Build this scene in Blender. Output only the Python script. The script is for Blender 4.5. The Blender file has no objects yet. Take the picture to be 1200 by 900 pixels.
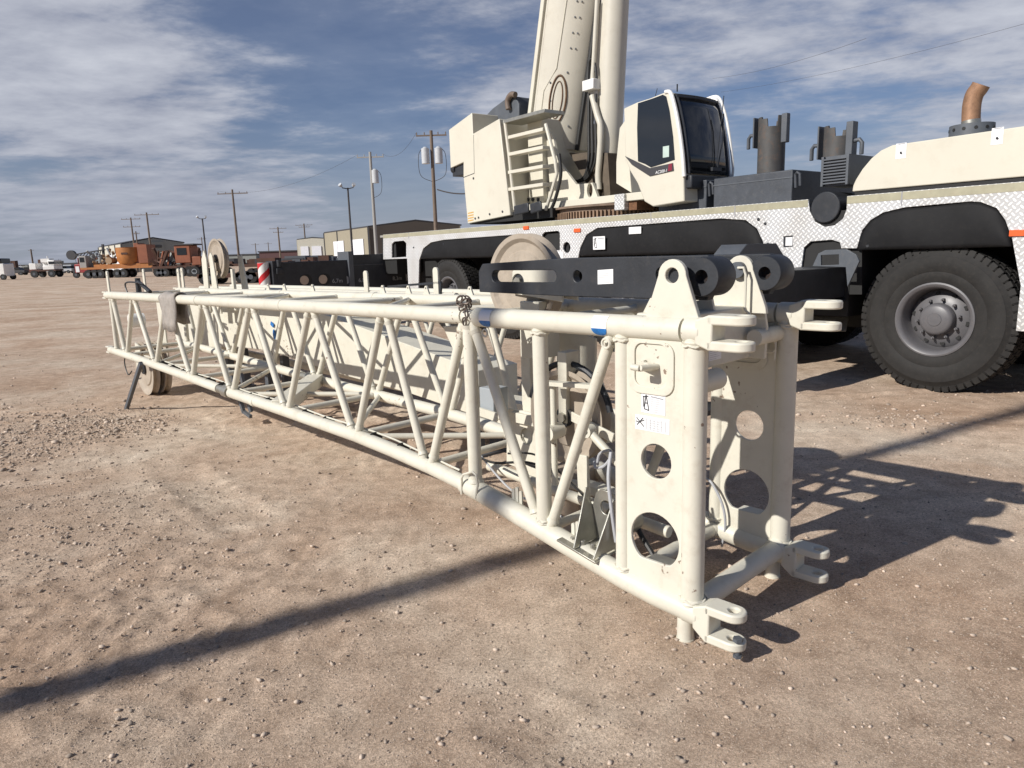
import bpy, math, random
import numpy as np
from mathutils import Vector, Matrix
from mathutils.geometry import delaunay_2d_cdt
random.seed(7); rng = np.random.default_rng(11)
PI = math.pi
sc = bpy.context.scene; col = sc.collection
V = Vector

# ---------------------------------------------------------------- camera maths (a survey of the photograph)
F_ = 832.0; CH = 1.6; PIT = math.radians(10.5); ROL = math.radians(1.85)
fwd = V((0, math.cos(PIT), -math.sin(PIT))); rgt = V((1, 0, 0)); upv = rgt.cross(fwd)
cX = rgt*math.cos(ROL) - upv*math.sin(ROL); cY = rgt*math.sin(ROL) + upv*math.cos(ROL)
CAM = V((0, 0, CH))
def ray(px, py): return fwd + cX*((px-600)/F_) - cY*((py-450)/F_)
def ground(px, py, z=0):
    r = ray(px, py); return CAM + r*((z-CH)/r.z)
def at(px, py, Y):
    r = ray(px, py); return CAM + r*(Y/r.y)
class Frame:
    """local frame of a thing: X along it, Y across, Z up"""
    def __init__(s, O, ang): s.O = O; s.X = V((math.cos(ang), math.sin(ang), 0)); s.Y = V((-math.sin(ang), math.cos(ang), 0)); s.ang = ang
    def pl(s, px, py, w=0):          # point seen at px,py on the vertical plane y = w
        r = ray(px, py); o = s.O + s.Y*w; t = (o-CAM).dot(s.Y)/r.dot(s.Y); p = CAM + r*t - s.O
        return V((p.dot(s.X), w, p.z))
    def pc(s, px, py, x):            # on the vertical plane x = const
        r = ray(px, py); o = s.O + s.X*x; t = (o-CAM).dot(s.X)/r.dot(s.X); p = CAM + r*t - s.O
        return V((x, p.dot(s.Y), p.z))
    def pz(s, px, py, z):
        p = ground(px, py, z) - s.O; return V((p.dot(s.X), p.dot(s.Y), z))
JF = Frame(ground(803, 748), math.radians(-46.0))     # lattice jib; near end towards +X, far end at -X
TF = Frame(ground(1095, 460), math.radians(-52.5))    # crane carrier; front towards +X

# ---------------------------------------------------------------- materials
MATS = {}
def nn(nt, t, **k):
    n = nt.nodes.new(t)
    for a, b in k.items():
        if a.startswith('i_'): n.inputs[a[2:].replace('_', ' ')].default_value = b
        else: setattr(n, a, b)
    return n
def mat(name, c, rough=.5, metal=0, var=.12, scale=6, bump=.0, bscale=60, spec=None, dirt=0, dirtc=(.25,.17,.11), emit=None, coat=0, isl=0, chips=0):
    if name in MATS: return MATS[name]
    m = bpy.data.materials.new(name); m.use_nodes = True; nt = m.node_tree; b = nt.nodes['Principled BSDF']; L = nt.links
    b.inputs['Roughness'].default_value = rough; b.inputs['Metallic'].default_value = metal
    if spec is not None: b.inputs['Specular IOR Level'].default_value = spec
    if coat: b.inputs['Coat Weight'].default_value = coat; b.inputs['Coat Roughness'].default_value = .12
    tc = nn(nt, 'ShaderNodeTexCoord'); geo = nn(nt, 'ShaderNodeNewGeometry')
    no = nn(nt, 'ShaderNodeTexNoise'); no.inputs['Scale'].default_value = scale; no.inputs['Detail'].default_value = 8; no.inputs['Roughness'].default_value = .62
    L.new(geo.outputs['Position'], no.inputs['Vector'])
    rp = nn(nt, 'ShaderNodeValToRGB'); rp.color_ramp.elements[0].position = .3; rp.color_ramp.elements[1].position = .7
    rp.color_ramp.elements[0].color = (*[max(0, x*(1-var)) for x in c], 1); rp.color_ramp.elements[1].color = (*[min(1, x*(1+var*.6)) for x in c], 1)
    L.new(no.outputs['Fac'], rp.inputs['Fac']); out = rp.outputs['Color']
    if isl:
        hs = nn(nt, 'ShaderNodeMapRange'); hs.inputs['To Min'].default_value = 1-isl; hs.inputs['To Max'].default_value = 1+isl
        L.new(geo.outputs['Random Per Island'], hs.inputs['Value'])
        vm = nn(nt, 'ShaderNodeVectorMath', operation='SCALE'); L.new(out, vm.inputs[0]); L.new(hs.outputs['Result'], vm.inputs['Scale']); out = vm.outputs[0]
    if dirt:
        n2 = nn(nt, 'ShaderNodeTexNoise'); n2.inputs['Scale'].default_value = scale*3.1; n2.inputs['Detail'].default_value = 10; n2.inputs['Roughness'].default_value = .7
        L.new(geo.outputs['Position'], n2.inputs['Vector'])
        r2 = nn(nt, 'ShaderNodeMapRange'); r2.inputs['From Min'].default_value = .52; r2.inputs['From Max'].default_value = .78; r2.inputs['To Max'].default_value = dirt
        L.new(n2.outputs['Fac'], r2.inputs['Value'])
        mx = nn(nt, 'ShaderNodeMix', data_type='RGBA'); L.new(r2.outputs['Result'], mx.inputs['Factor']); L.new(out, mx.inputs[6]); mx.inputs[7].default_value = (*dirtc, 1); out = mx.outputs[2]
        ra = nn(nt, 'ShaderNodeMapRange'); ra.inputs['To Min'].default_value = rough; ra.inputs['To Max'].default_value = min(1, rough+.3)
        L.new(r2.outputs['Result'], ra.inputs['Value']); L.new(ra.outputs['Result'], b.inputs['Roughness'])
    L.new(out, b.inputs['Base Color'])
    if chips:
        n4 = nn(nt, 'ShaderNodeTexNoise'); n4.inputs['Scale'].default_value = 34; n4.inputs['Detail'].default_value = 3; L.new(geo.outputs['Position'], n4.inputs['Vector'])
        n5 = nn(nt, 'ShaderNodeTexNoise'); n5.inputs['Scale'].default_value = 2.6; n5.inputs['Detail'].default_value = 2; L.new(geo.outputs['Position'], n5.inputs['Vector'])
        ad = nn(nt, 'ShaderNodeMath', operation='ADD'); L.new(n4.outputs['Fac'], ad.inputs[0]); L.new(n5.outputs['Fac'], ad.inputs[1])
        r5 = nn(nt, 'ShaderNodeMapRange'); r5.inputs['From Min'].default_value = chips; r5.inputs['From Max'].default_value = chips+.03; r5.inputs['To Max'].default_value = .8; L.new(ad.outputs[0], r5.inputs['Value'])
        mc = nn(nt, 'ShaderNodeMix', data_type='RGBA'); L.new(r5.outputs['Result'], mc.inputs['Factor']); L.new(out, mc.inputs[6]); mc.inputs[7].default_value = (.16,.09,.055,1); out = mc.outputs[2]; L.new(out, b.inputs['Base Color'])
    if bump:
        n3 = nn(nt, 'ShaderNodeTexNoise'); n3.inputs['Scale'].default_value = bscale; n3.inputs['Detail'].default_value = 5
        L.new(geo.outputs['Position'], n3.inputs['Vector'])
        bp = nn(nt, 'ShaderNodeBump'); bp.inputs['Strength'].default_value = bump; bp.inputs['Distance'].default_value = .01
        L.new(n3.outputs['Fac'], bp.inputs['Height']); L.new(bp.outputs['Normal'], b.inputs['Normal'])
    if emit: b.inputs['Emission Color'].default_value = (*emit, 1); b.inputs['Emission Strength'].default_value = 1
    MATS[name] = m; return m
CREAM = mat('cream_paint', (.65,.625,.53), .42, var=.07, scale=3, dirt=.38, dirtc=(.36,.28,.19), bump=.05, bscale=35, spec=.35, chips=1.30)
CREAM2 = mat('cream_truck_paint', (.62,.59,.495), .36, var=.05, scale=1.5, dirt=.22, dirtc=(.40,.33,.24), spec=.35)
CREAMB = mat('cream_boom_paint', (.57,.54,.46), .4, var=.08, scale=1.2, dirt=.25, dirtc=(.30,.24,.17), spec=.35)
WHITEP = mat('white_paint', (.78,.77,.74), .45, dirt=.2)
BLACKS = mat('black_steel', (.028,.031,.037), .48, var=.3, dirt=.25, dirtc=(.10,.085,.07), bump=.08, bscale=90, spec=.4)
GREYS = mat('dark_grey_steel', (.085,.095,.11), .5, var=.15, dirt=.3, dirtc=(.16,.14,.12), bump=.08)
BALM = mat('ballast_grey', (.055,.062,.075), .55, var=.25, dirt=.35, dirtc=(.16,.15,.14), bump=.15, bscale=40)
RUBB = mat('rubber', (.022,.021,.020), .72, var=.25, scale=9, dirt=.5, dirtc=(.06,.052,.045), bump=.1, bscale=70, spec=.3)
FEND = mat('fender_rubber', (.010,.010,.011), .68, var=.2, dirt=.25, dirtc=(.05,.045,.04), bump=.25, bscale=9, spec=.22)
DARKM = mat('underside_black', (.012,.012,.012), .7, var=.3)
RIMM = mat('grey_rim_paint', (.115,.112,.118), .42, var=.1, dirt=.3, dirtc=(.14,.11,.09))
GALV = mat('galvanised_steel', (.42,.41,.36), .38, metal=.75, var=.2, scale=14, dirt=.2, bump=.08)
GREYB = mat('grey_enclosure', (.33,.36,.38), .4, var=.06)
OLIV = mat('olive_tape', (.36,.34,.24), .5, var=.15, scale=8, dirt=.3)
RUST = mat('rust', (.16,.075,.035), .85, var=.5, scale=14, bump=.4)
RUSTP = mat('heat_rusted_steel', (.30,.17,.10), .62, metal=.3, var=.35, scale=9, dirt=.5, dirtc=(.12,.07,.05))
GLASS = mat('dark_glass', (.012,.014,.017), .04, var=.2, scale=1.5, spec=.6, coat=.4)
LABEL = mat('label_white', (.80,.80,.80), .4, var=.03)
PRINT = mat('print_grey', (.30,.30,.32), .6, var=.1)
INK = mat('print_black', (.04,.04,.045), .6, var=.1)
BLUE = mat('sticker_blue', (.02,.17,.50), .4, var=.35, scale=60)
RED = mat('signal_red', (.55,.02,.025), .4, var=.08)
MAROON = mat('maroon_sticker', (.20,.02,.04), .4)
ORNG = mat('orange_lens', (.75,.12,.03), .3)
STRIPE = mat('yellow_marking', (.60,.36,.10), .5)
WOOD = mat('weathered_wood', (.36,.27,.19), .8, var=.3, scale=8, bump=.3, bscale=30)
MATT = mat('worn_grey_mat', (.33,.30,.27), .85, var=.25, scale=12, dirt=.5, bump=.6, bscale=30)
SHEAVE = mat('worn_sheave_nylon', (.40,.34,.27), .6, var=.2, scale=7, dirt=.6, dirtc=(.28,.22,.16), bump=.15)
CABLE = mat('grey_cable', (.42,.43,.45), .5)
BCABLE = mat('black_cable', (.02,.02,.02), .5)
DECK = mat('deck_plate', (.30,.29,.26), .6)
ORP = mat('orange_machine_paint', (.42,.165,.045), .55, var=.2, scale=2, dirt=.5, dirtc=(.18,.09,.05))
ORP2 = mat('rust_orange_paint', (.26,.085,.04), .6, var=.2, scale=2, dirt=.5, dirtc=(.18,.08,.05))
RDP = mat('red_truck_paint', (.30,.03,.03), .5, dirt=.3)
RUSTB = mat('rusty_brown_trailer', (.095,.045,.03), .8, var=.4, scale=1.0)
POLEW = mat('pole_wood', (.17,.13,.10), .85, var=.2, scale=3)
POLEM = mat('pole_metal', (.32,.31,.29), .5, var=.1)
POLED = mat('pole_dark', (.05,.045,.045), .6)
TRF = mat('transformer_grey', (.50,.52,.54), .4)
BTAN = mat('tan_siding', (.30,.27,.20), .7, var=.06, scale=.2)
BTAN2 = mat('cream_siding', (.52,.50,.42), .7, var=.06, scale=.2)
BDARK = mat('dark_siding', (.10,.085,.07), .7, var=.06, scale=.2)
BGREY = mat('grey_siding', (.26,.27,.25), .7, var=.08, scale=.2)
BTRIM = mat('dark_trim', (.05,.05,.055), .7)
BDOOR = mat('white_shutter', (.75,.76,.80), .5, var=.03)
BRED = mat('maroon_siding', (.10,.05,.05), .8)
def checker_mat():
    m = bpy.data.materials.new('checker_plate'); m.use_nodes = True; nt = m.node_tree; b = nt.nodes['Principled BSDF']; L = nt.links
    tc = nn(nt, 'ShaderNodeTexCoord'); sx = nn(nt, 'ShaderNodeSeparateXYZ'); L.new(tc.outputs['Object'], sx.inputs[0])
    def M(op, a, b_=None, c=None):
        n = nn(nt, 'ShaderNodeMath', operation=op)
        for i, q in enumerate((a, b_, c)):
            if q is None: continue
            if isinstance(q, (int, float)): n.inputs[i].default_value = q
            else: L.new(q, n.inputs[i])
        return n.outputs[0]
    k = 15.0
    u = M('MULTIPLY', M('ADD', sx.outputs['X'], sx.outputs['Z']), k); v = M('MULTIPLY', M('SUBTRACT', sx.outputs['X'], sx.outputs['Z']), k)
    par = M('ABSOLUTE', M('SUBTRACT', M('PINGPONG', M('ADD', M('FLOOR', u), M('FLOOR', v)), 1.0), 0.0))
    fu = M('SUBTRACT', M('FRACT', u), .5); fv = M('SUBTRACT', M('FRACT', v), .5)
    A = M('ADD', M('MULTIPLY', par, fu), M('MULTIPLY', M('SUBTRACT', 1.0, par), fv))
    B = M('ADD', M('MULTIPLY', par, fv), M('MULTIPLY', M('SUBTRACT', 1.0, par), fu))
    d = M('ADD', M('POWER', M('ABSOLUTE', M('DIVIDE', A, .52)), 2.0), M('POWER', M('ABSOLUTE', M('DIVIDE', B, .22)), 2.0))
    h = nn(nt, 'ShaderNodeMapRange', interpolation_type='SMOOTHSTEP'); h.inputs['From Min'].default_value = 1.15; h.inputs['From Max'].default_value = .5; L.new(d, h.inputs['Value'])
    no = nn(nt, 'ShaderNodeTexNoise'); no.inputs['Scale'].default_value = 2.2; no.inputs['Detail'].default_value = 8
    L.new(tc.outputs['Object'], no.inputs['Vector'])
    m1 = nn(nt, 'ShaderNodeMix', data_type='RGBA'); L.new(h.outputs[0], m1.inputs['Factor']); m1.inputs[6].default_value = (.50,.505,.51, 1); m1.inputs[7].default_value = (.80,.80,.79, 1)
    m2 = nn(nt, 'ShaderNodeMix', data_type='RGBA', blend_type='MULTIPLY'); m2.inputs['Factor'].default_value = .6
    r = nn(nt, 'ShaderNodeValToRGB'); r.color_ramp.elements[0].position = .3; r.color_ramp.elements[0].color = (.72,.68,.62, 1); r.color_ramp.elements[1].position = .6
    L.new(no.outputs['Fac'], r.inputs['Fac']); L.new(m1.outputs[2], m2.inputs[6]); L.new(r.outputs['Color'], m2.inputs[7]); L.new(m2.outputs[2], b.inputs['Base Color'])
    b.inputs['Roughness'].default_value = .42; b.inputs['Metallic'].default_value = .15
    bp = nn(nt, 'ShaderNodeBump'); bp.inputs['Strength'].default_value = .55; bp.inputs['Distance'].default_value = .004; L.new(h.outputs[0], bp.inputs['Height']); L.new(bp.outputs['Normal'], b.inputs['Normal'])
    return m
CHECK = checker_mat()

# ---------------------------------------------------------------- mesh builder
class MB:
    def __init__(s): s.v = []; s.f = []; s.m = []; s.k = 0
    def mat(s, k): s.k = k; return s
    def add(s, vs, fs):
        o = len(s.v); s.v += [tuple(p) for p in vs]
        for q in fs: s.f.append(tuple(o+i for i in q)); s.m.append(s.k)
        return s
    def box(s, a, b):
        x0, y0, z0 = [min(a[i], b[i]) for i in range(3)]; x1, y1, z1 = [max(a[i], b[i]) for i in range(3)]
        return s.add([(x0,y0,z0),(x1,y0,z0),(x1,y1,z0),(x0,y1,z0),(x0,y0,z1),(x1,y0,z1),(x1,y1,z1),(x0,y1,z1)],
                     [(0,3,2,1),(4,5,6,7),(0,1,5,4),(1,2,6,5),(2,3,7,6),(3,0,4,7)])
    def obox(s, p0, p1, w, h, up=(0,0,1)):       # bar from p0 to p1, width w, height h
        p0, p1 = V(p0), V(p1); d = (p1-p0).normalized(); a = d.cross(V(up)); a = (a if a.length > 1e-4 else d.cross(V((1,0,0)))).normalized(); b = a.cross(d)
        q = [a*w/2*i + b*h/2*j for i, j in ((-1,-1),(1,-1),(1,1),(-1,1))]
        return s.add([p0+t for t in q]+[p1+t for t in q], [(0,1,2,3),(7,6,5,4),(0,4,5,1),(1,5,6,2),(2,6,7,3),(3,7,4,0)])
    def tube(s, p0, p1, r, r1=None, n=16, cap=True):
        p0, p1 = V(p0), V(p1); r1 = r if r1 is None else r1
        d = (p1-p0).normalized(); a = d.orthogonal().normalized(); b = d.cross(a); vs = []
        for c, R in ((p0, r), (p1, r1)):
            for i in range(n): t = 2*PI*i/n; vs.append(c + a*math.cos(t)*R + b*math.sin(t)*R)
        fs = [(i, (i+1) % n, n+(i+1) % n, n+i) for i in range(n)]
        if cap: fs += [tuple(range(n-1, -1, -1)), tuple(range(n, 2*n))]
        return s.add(vs, fs)
    def path(s, pts, r, n=8, closed=False):
        pts = [V(p) for p in pts]; rs = r if isinstance(r, (list, tuple)) else [r]*len(pts)
        vs = []; a = None; N = len(pts)
        for i, p in enumerate(pts):
            d = (pts[(i+1) % N if closed else min(i+1, N-1)] - pts[(i-1) % N if closed else max(i-1, 0)]).normalized()
            if a is None: a = d.orthogonal().normalized()
            a = (a - d*a.dot(d)).normalized(); b = d.cross(a)
            for j in range(n): t = 2*PI*j/n; vs.append(p + a*math.cos(t)*rs[i] + b*math.sin(t)*rs[i])
        fs = [(i*n+j, i*n+(j+1) % n, (i+1)*n+(j+1) % n, (i+1)*n+j) for i in range(N-1) for j in range(n)]
        if closed: fs += [((N-1)*n+j, (N-1)*n+(j+1) % n, (j+1) % n, j) for j in range(n)]
        else: fs += [tuple(range(n-1, -1, -1)), tuple(range((N-1)*n, N*n))]
        return s.add(vs, fs)
    def lathe(s, prof, o=(0,0,0), ax=(0,1,0), n=48):
        o, d = V(o), V(ax).normalized(); a = d.orthogonal().normalized(); b = d.cross(a); m = len(prof); vs = []
        for i in range(n):
            t = 2*PI*i/n; e = a*math.cos(t) + b*math.sin(t)
            for r, h in prof: vs.append(o + e*r + d*h)
        return s.add(vs, [(i*m+j, i*m+j+1, ((i+1) % n)*m+j+1, ((i+1) % n)*m+j) for i in range(n) for j in range(m-1)])
    def plate(s, outer, holes, fr, th):
        """polygon with holes; fr maps (u,v)->3D, th is the thickness vector"""
        loops = [list(outer)] + [list(h) for h in holes]; pts = []; ed = []
        for lp in loops:
            o = len(pts); pts += [V((p[0], p[1])) for p in lp]; ed += [(o+i, o+(i+1) % len(lp)) for i in range(len(lp))]
        vs, es, fs, _, _, _ = delaunay_2d_cdt(pts, ed, [], 0, 1e-6)
        def inside(x, y, lp):
            c = False; j = len(lp)-1
            for i in range(len(lp)):
                xi, yi = lp[i][0], lp[i][1]; xj, yj = lp[j][0], lp[j][1]
                if (yi > y) != (yj > y) and x < (xj-xi)*(y-yi)/(yj-yi)+xi: c = not c
                j = i
            return c
        th = V(th); P = [V(fr(p[0], p[1])) for p in vs]; n = len(P); out = []
        for f in fs:
            cx = sum(vs[i][0] for i in f)/len(f); cy = sum(vs[i][1] for i in f)/len(f)
            if inside(cx, cy, loops[0]) and not any(inside(cx, cy, h) for h in loops[1:]): out.append(tuple(f)); out.append(tuple(i+n for i in reversed(f)))
        s.add(P + [p+th for p in P], out)
        for lp in loops:
            Q = [V(fr(p[0], p[1])) for p in lp]; k = len(Q)
            s.add(Q + [q+th for q in Q], [(i, (i+1) % k, k+(i+1) % k, k+i) for i in range(k)])
        return s
    def build(s, name, mats, parent=None, smooth=True, bevel=0, loc=None, label=None):
        me = bpy.data.meshes.new(name); me.from_pydata(s.v, [], s.f); mats = mats if isinstance(mats, (list, tuple)) else [mats]
        for m in mats: me.materials.append(m)
        me.polygons.foreach_set('material_index', s.m)
        import bmesh
        bm = bmesh.new(); bm.from_mesh(me); bmesh.ops.remove_doubles(bm, verts=bm.verts, dist=1e-5); bmesh.ops.recalc_face_normals(bm, faces=bm.faces); bm.to_mesh(me); bm.free()
        if smooth:
            me.polygons.foreach_set('use_smooth', [True]*len(me.polygons)); me.set_sharp_from_angle(angle=math.radians(38))
        o = bpy.data.objects.new(name, me); col.objects.link(o)
        if parent: o.parent = parent
        if loc is not None: o.location = loc
        if bevel:
            b = o.modifiers.new('b', 'BEVEL'); b.width = bevel; b.segments = 2; b.limit_method = 'ANGLE'; b.angle_limit = math.radians(40)
        if label: o['label'] = label
        return o
def thing(name, label, cat, loc=(0,0,0), rz=0, group=None):
    o = bpy.data.objects.new(name, None); col.objects.link(o); o.location = loc; o.rotation_euler = (0,0,rz); o['label'] = label; o['category'] = cat
    if group: o['group'] = group
    return o
def tag(o, label, cat, group=None, kind=None):
    if label: o['label'] = label
    if cat: o['category'] = cat
    if group: o['group'] = group
    if kind: o['kind'] = kind
    return o
def circ(cx, cy, r, n=28, ry=None): return [(cx+r*math.cos(2*PI*i/n), cy+(ry or r)*math.sin(2*PI*i/n)) for i in range(n)]
def XZ(y): return lambda u, v: (u, y, v)
def text_mesh(txt, size, name, m, parent, loc, rot, shear=0):
    c = bpy.data.curves.new(name, 'FONT'); c.body = txt; c.size = size; c.extrude = .001; c.shear = shear; c.align_x = 'LEFT'
    o = bpy.data.objects.new(name, c); col.objects.link(o); bpy.context.view_layer.update()
    me = bpy.data.meshes.new_from_object(o.evaluated_get(bpy.context.evaluated_depsgraph_get())); bpy.data.objects.remove(o)
    me.materials.clear(); me.materials.append(m)
    t = bpy.data.objects.new(name, me); col.objects.link(t); t.parent = parent; t.location = loc; t.rotation_euler = rot; return t
def decal(name, parent, o, u, v, nrm, strokes=12, seed=1, kind=0):
    """small white printed label lying on a surface: corner o, edges u and v"""
    R = random.Random(seed); o, u, v, nrm = V(o), V(u), V(v), V(nrm).normalized(); b = MB()
    b.add([o, o+u, o+u+v, o+v, o+nrm*.0012, o+u+nrm*.0012, o+u+v+nrm*.0012, o+v+nrm*.0012], [(0,1,2,3),(4,5,6,7),(0,1,5,4),(1,2,6,5),(2,3,7,6),(3,0,4,7)])
    q = o + nrm*.002
    def st(a, c, w, k):
        b.mat(k); a = V(a); c = V(c); A = q+u*a.x+v*a.y; C = q+u*c.x+v*c.y; d = (C-A).normalized(); e = d.cross(nrm)*w
        b.add([A-e, C-e, C+e, A+e], [(0,1,2,3)])
    w = min(u.length, v.length)*.012
    fig = .36 if kind in (0, 1) else 0
    if kind == 0:
        for a, c in (((.06,.8,0),(.30,.86,0)),((.10,.84,0),(.10,.3,0)),((.2,.92,0),(.12,.2,0)),((.2,.92,0),(.32,.15,0)),((.12,.2,0),(.33,.14,0)),((.16,.5,0),(.26,.5,0))): st(a, c, w*2.2, 2)
        st((.40,.86,0),(.92,.80,0), w*2.5, 1)
    if kind == 1:
        for a, c in (((.04,.8,0),(.26,.25,0)),((.24,.85,0),(.05,.3,0)),((.14,.55,0),(.27,.7,0)),((.02,.55,0),(.14,.5,0))): st(a, c, w*2.6, 2)
        for k in range(6): st((.34+k*.11,.86,0),(.34+k*.11,.1,0), w, 1)
    if kind == 2:
        for a, c in (((.42,.42,0),(.62,.30,0)),((.5,.45,0),(.5,.3,0))): st(a, c, w*7, 2)
        st((.2,.95,0),(.85,.95,0), w*3, 1); fig = .2
    for i in range(strokes):
        y = .72 - .62*i/max(1, strokes-1) if kind != 2 else .22 - .12*i/max(1, strokes-1)
        st((fig+.05, y, 0), (fig+.05+(.93-fig-.05)*R.uniform(.6,1), y, 0), w*.8, 1)
    return b.build(name, [LABEL, PRINT, INK], parent, smooth=False)

# ================================================================ GROUND
def vnoise(x, y, s, seed):
    x = x*s+seed*17.3; y = y*s+seed*9.1; xi = np.floor(x).astype(np.int64); yi = np.floor(y).astype(np.int64); fx = x-xi; fy = y-yi; fx = fx*fx*(3-2*fx); fy = fy*fy*(3-2*fy)
    def h(a, b):
        n = (a*374761393 + b*668265263 + seed*974711) & 0x7fffffff; n = ((n ^ (n >> 13))*1274126177) & 0x7fffffff; return ((n ^ (n >> 16)) & 0xffff)/65535.0
    return (h(xi,yi)*(1-fx)+h(xi+1,yi)*fx)*(1-fy)+(h(xi,yi+1)*(1-fx)+h(xi+1,yi+1)*fx)*fy
def ground_h(x, y):
    a = .022*(vnoise(x,y,1.1,1)-.5)+.014*(vnoise(x,y,3.1,2)-.5)
    rough = np.clip((vnoise(x,y,.6,5)-.30)*2.2, .15, 1)
    left = np.clip((-x-.4)/1.5, 0, 1)
    c = np.abs(vnoise(x,y,9,3)-.5)*2; c2 = vnoise(x,y,21,4)
    a = a + (.014*(1-c)**3 + .012*np.maximum(c2-.5,0)*2)*rough*(.35+1.2*left)
    # wheel ruts crossing the left foreground
    for (pa, pb, wd) in (((205,548),(300,625),.16), ((590,835),(720,905),.15), ((-30,575),(300,530),.09), ((-30,640),(330,572),.10), ((60,700),(420,640),.09), ((930,470),(1190,455),.10)):
        A_ = ground(*pa); B_ = ground(*pb); ox, oy = (A_.x+B_.x)/2, (A_.y+B_.y)/2; ang = math.atan2(B_.y-A_.y, B_.x-A_.x); hl = (B_-A_).length/2
        d = -(x-ox)*math.sin(ang)+(y-oy)*math.cos(ang); l = (x-ox)*math.cos(ang)+(y-oy)*math.sin(ang)
        k = np.exp(-(d/wd)**4)*np.exp(-(l/hl)**4); a = a - .014*k + .014*np.exp(-((np.abs(d)-wd*1.3)/.045)**2)*np.exp(-(l/hl)**4)*(vnoise(x,y,14,6)) + k*.0036*np.sin(d*150)+k*.002*(np.sin(l*70)>.6)
    fall = 1/(1+np.maximum(np.hypot(x, y)-14, 0)*.2)
    return a*fall
def coords(lo, hi, st, far):
    c = list(np.arange(lo, hi+1e-6, st)); d = st; x = hi
    while x < far: d *= 1.16; x += d; c.append(x)
    d = st; x = lo
    while x > -far: d *= 1.16; x -= d; c.insert(0, x)
    return np.array(c)
gx = coords(-4.4, 4.6, .026, 4000); gy = coords(1.3, 8.0, .026, 4000)
GX, GY = np.meshgrid(gx, gy); GZ = ground_h(GX, GY); nx, ny = len(gx), len(gy)
me = bpy.data.meshes.new('ground'); me.vertices.add(nx*ny); me.vertices.foreach_set('co', np.stack([GX,GY,GZ], -1).ravel())
ii = (np.arange(ny-1)[:,None]*nx+np.arange(nx-1)[None,:]).ravel(); quads = np.stack([ii, ii+1, ii+nx+1, ii+nx], -1).ravel(); nf = len(ii)
me.loops.add(nf*4); me.loops.foreach_set('vertex_index', quads); me.polygons.add(nf); me.polygons.foreach_set('loop_start', np.arange(nf)*4); me.polygons.foreach_set('use_smooth', np.ones(nf, bool)); me.update(calc_edges=True)
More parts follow.
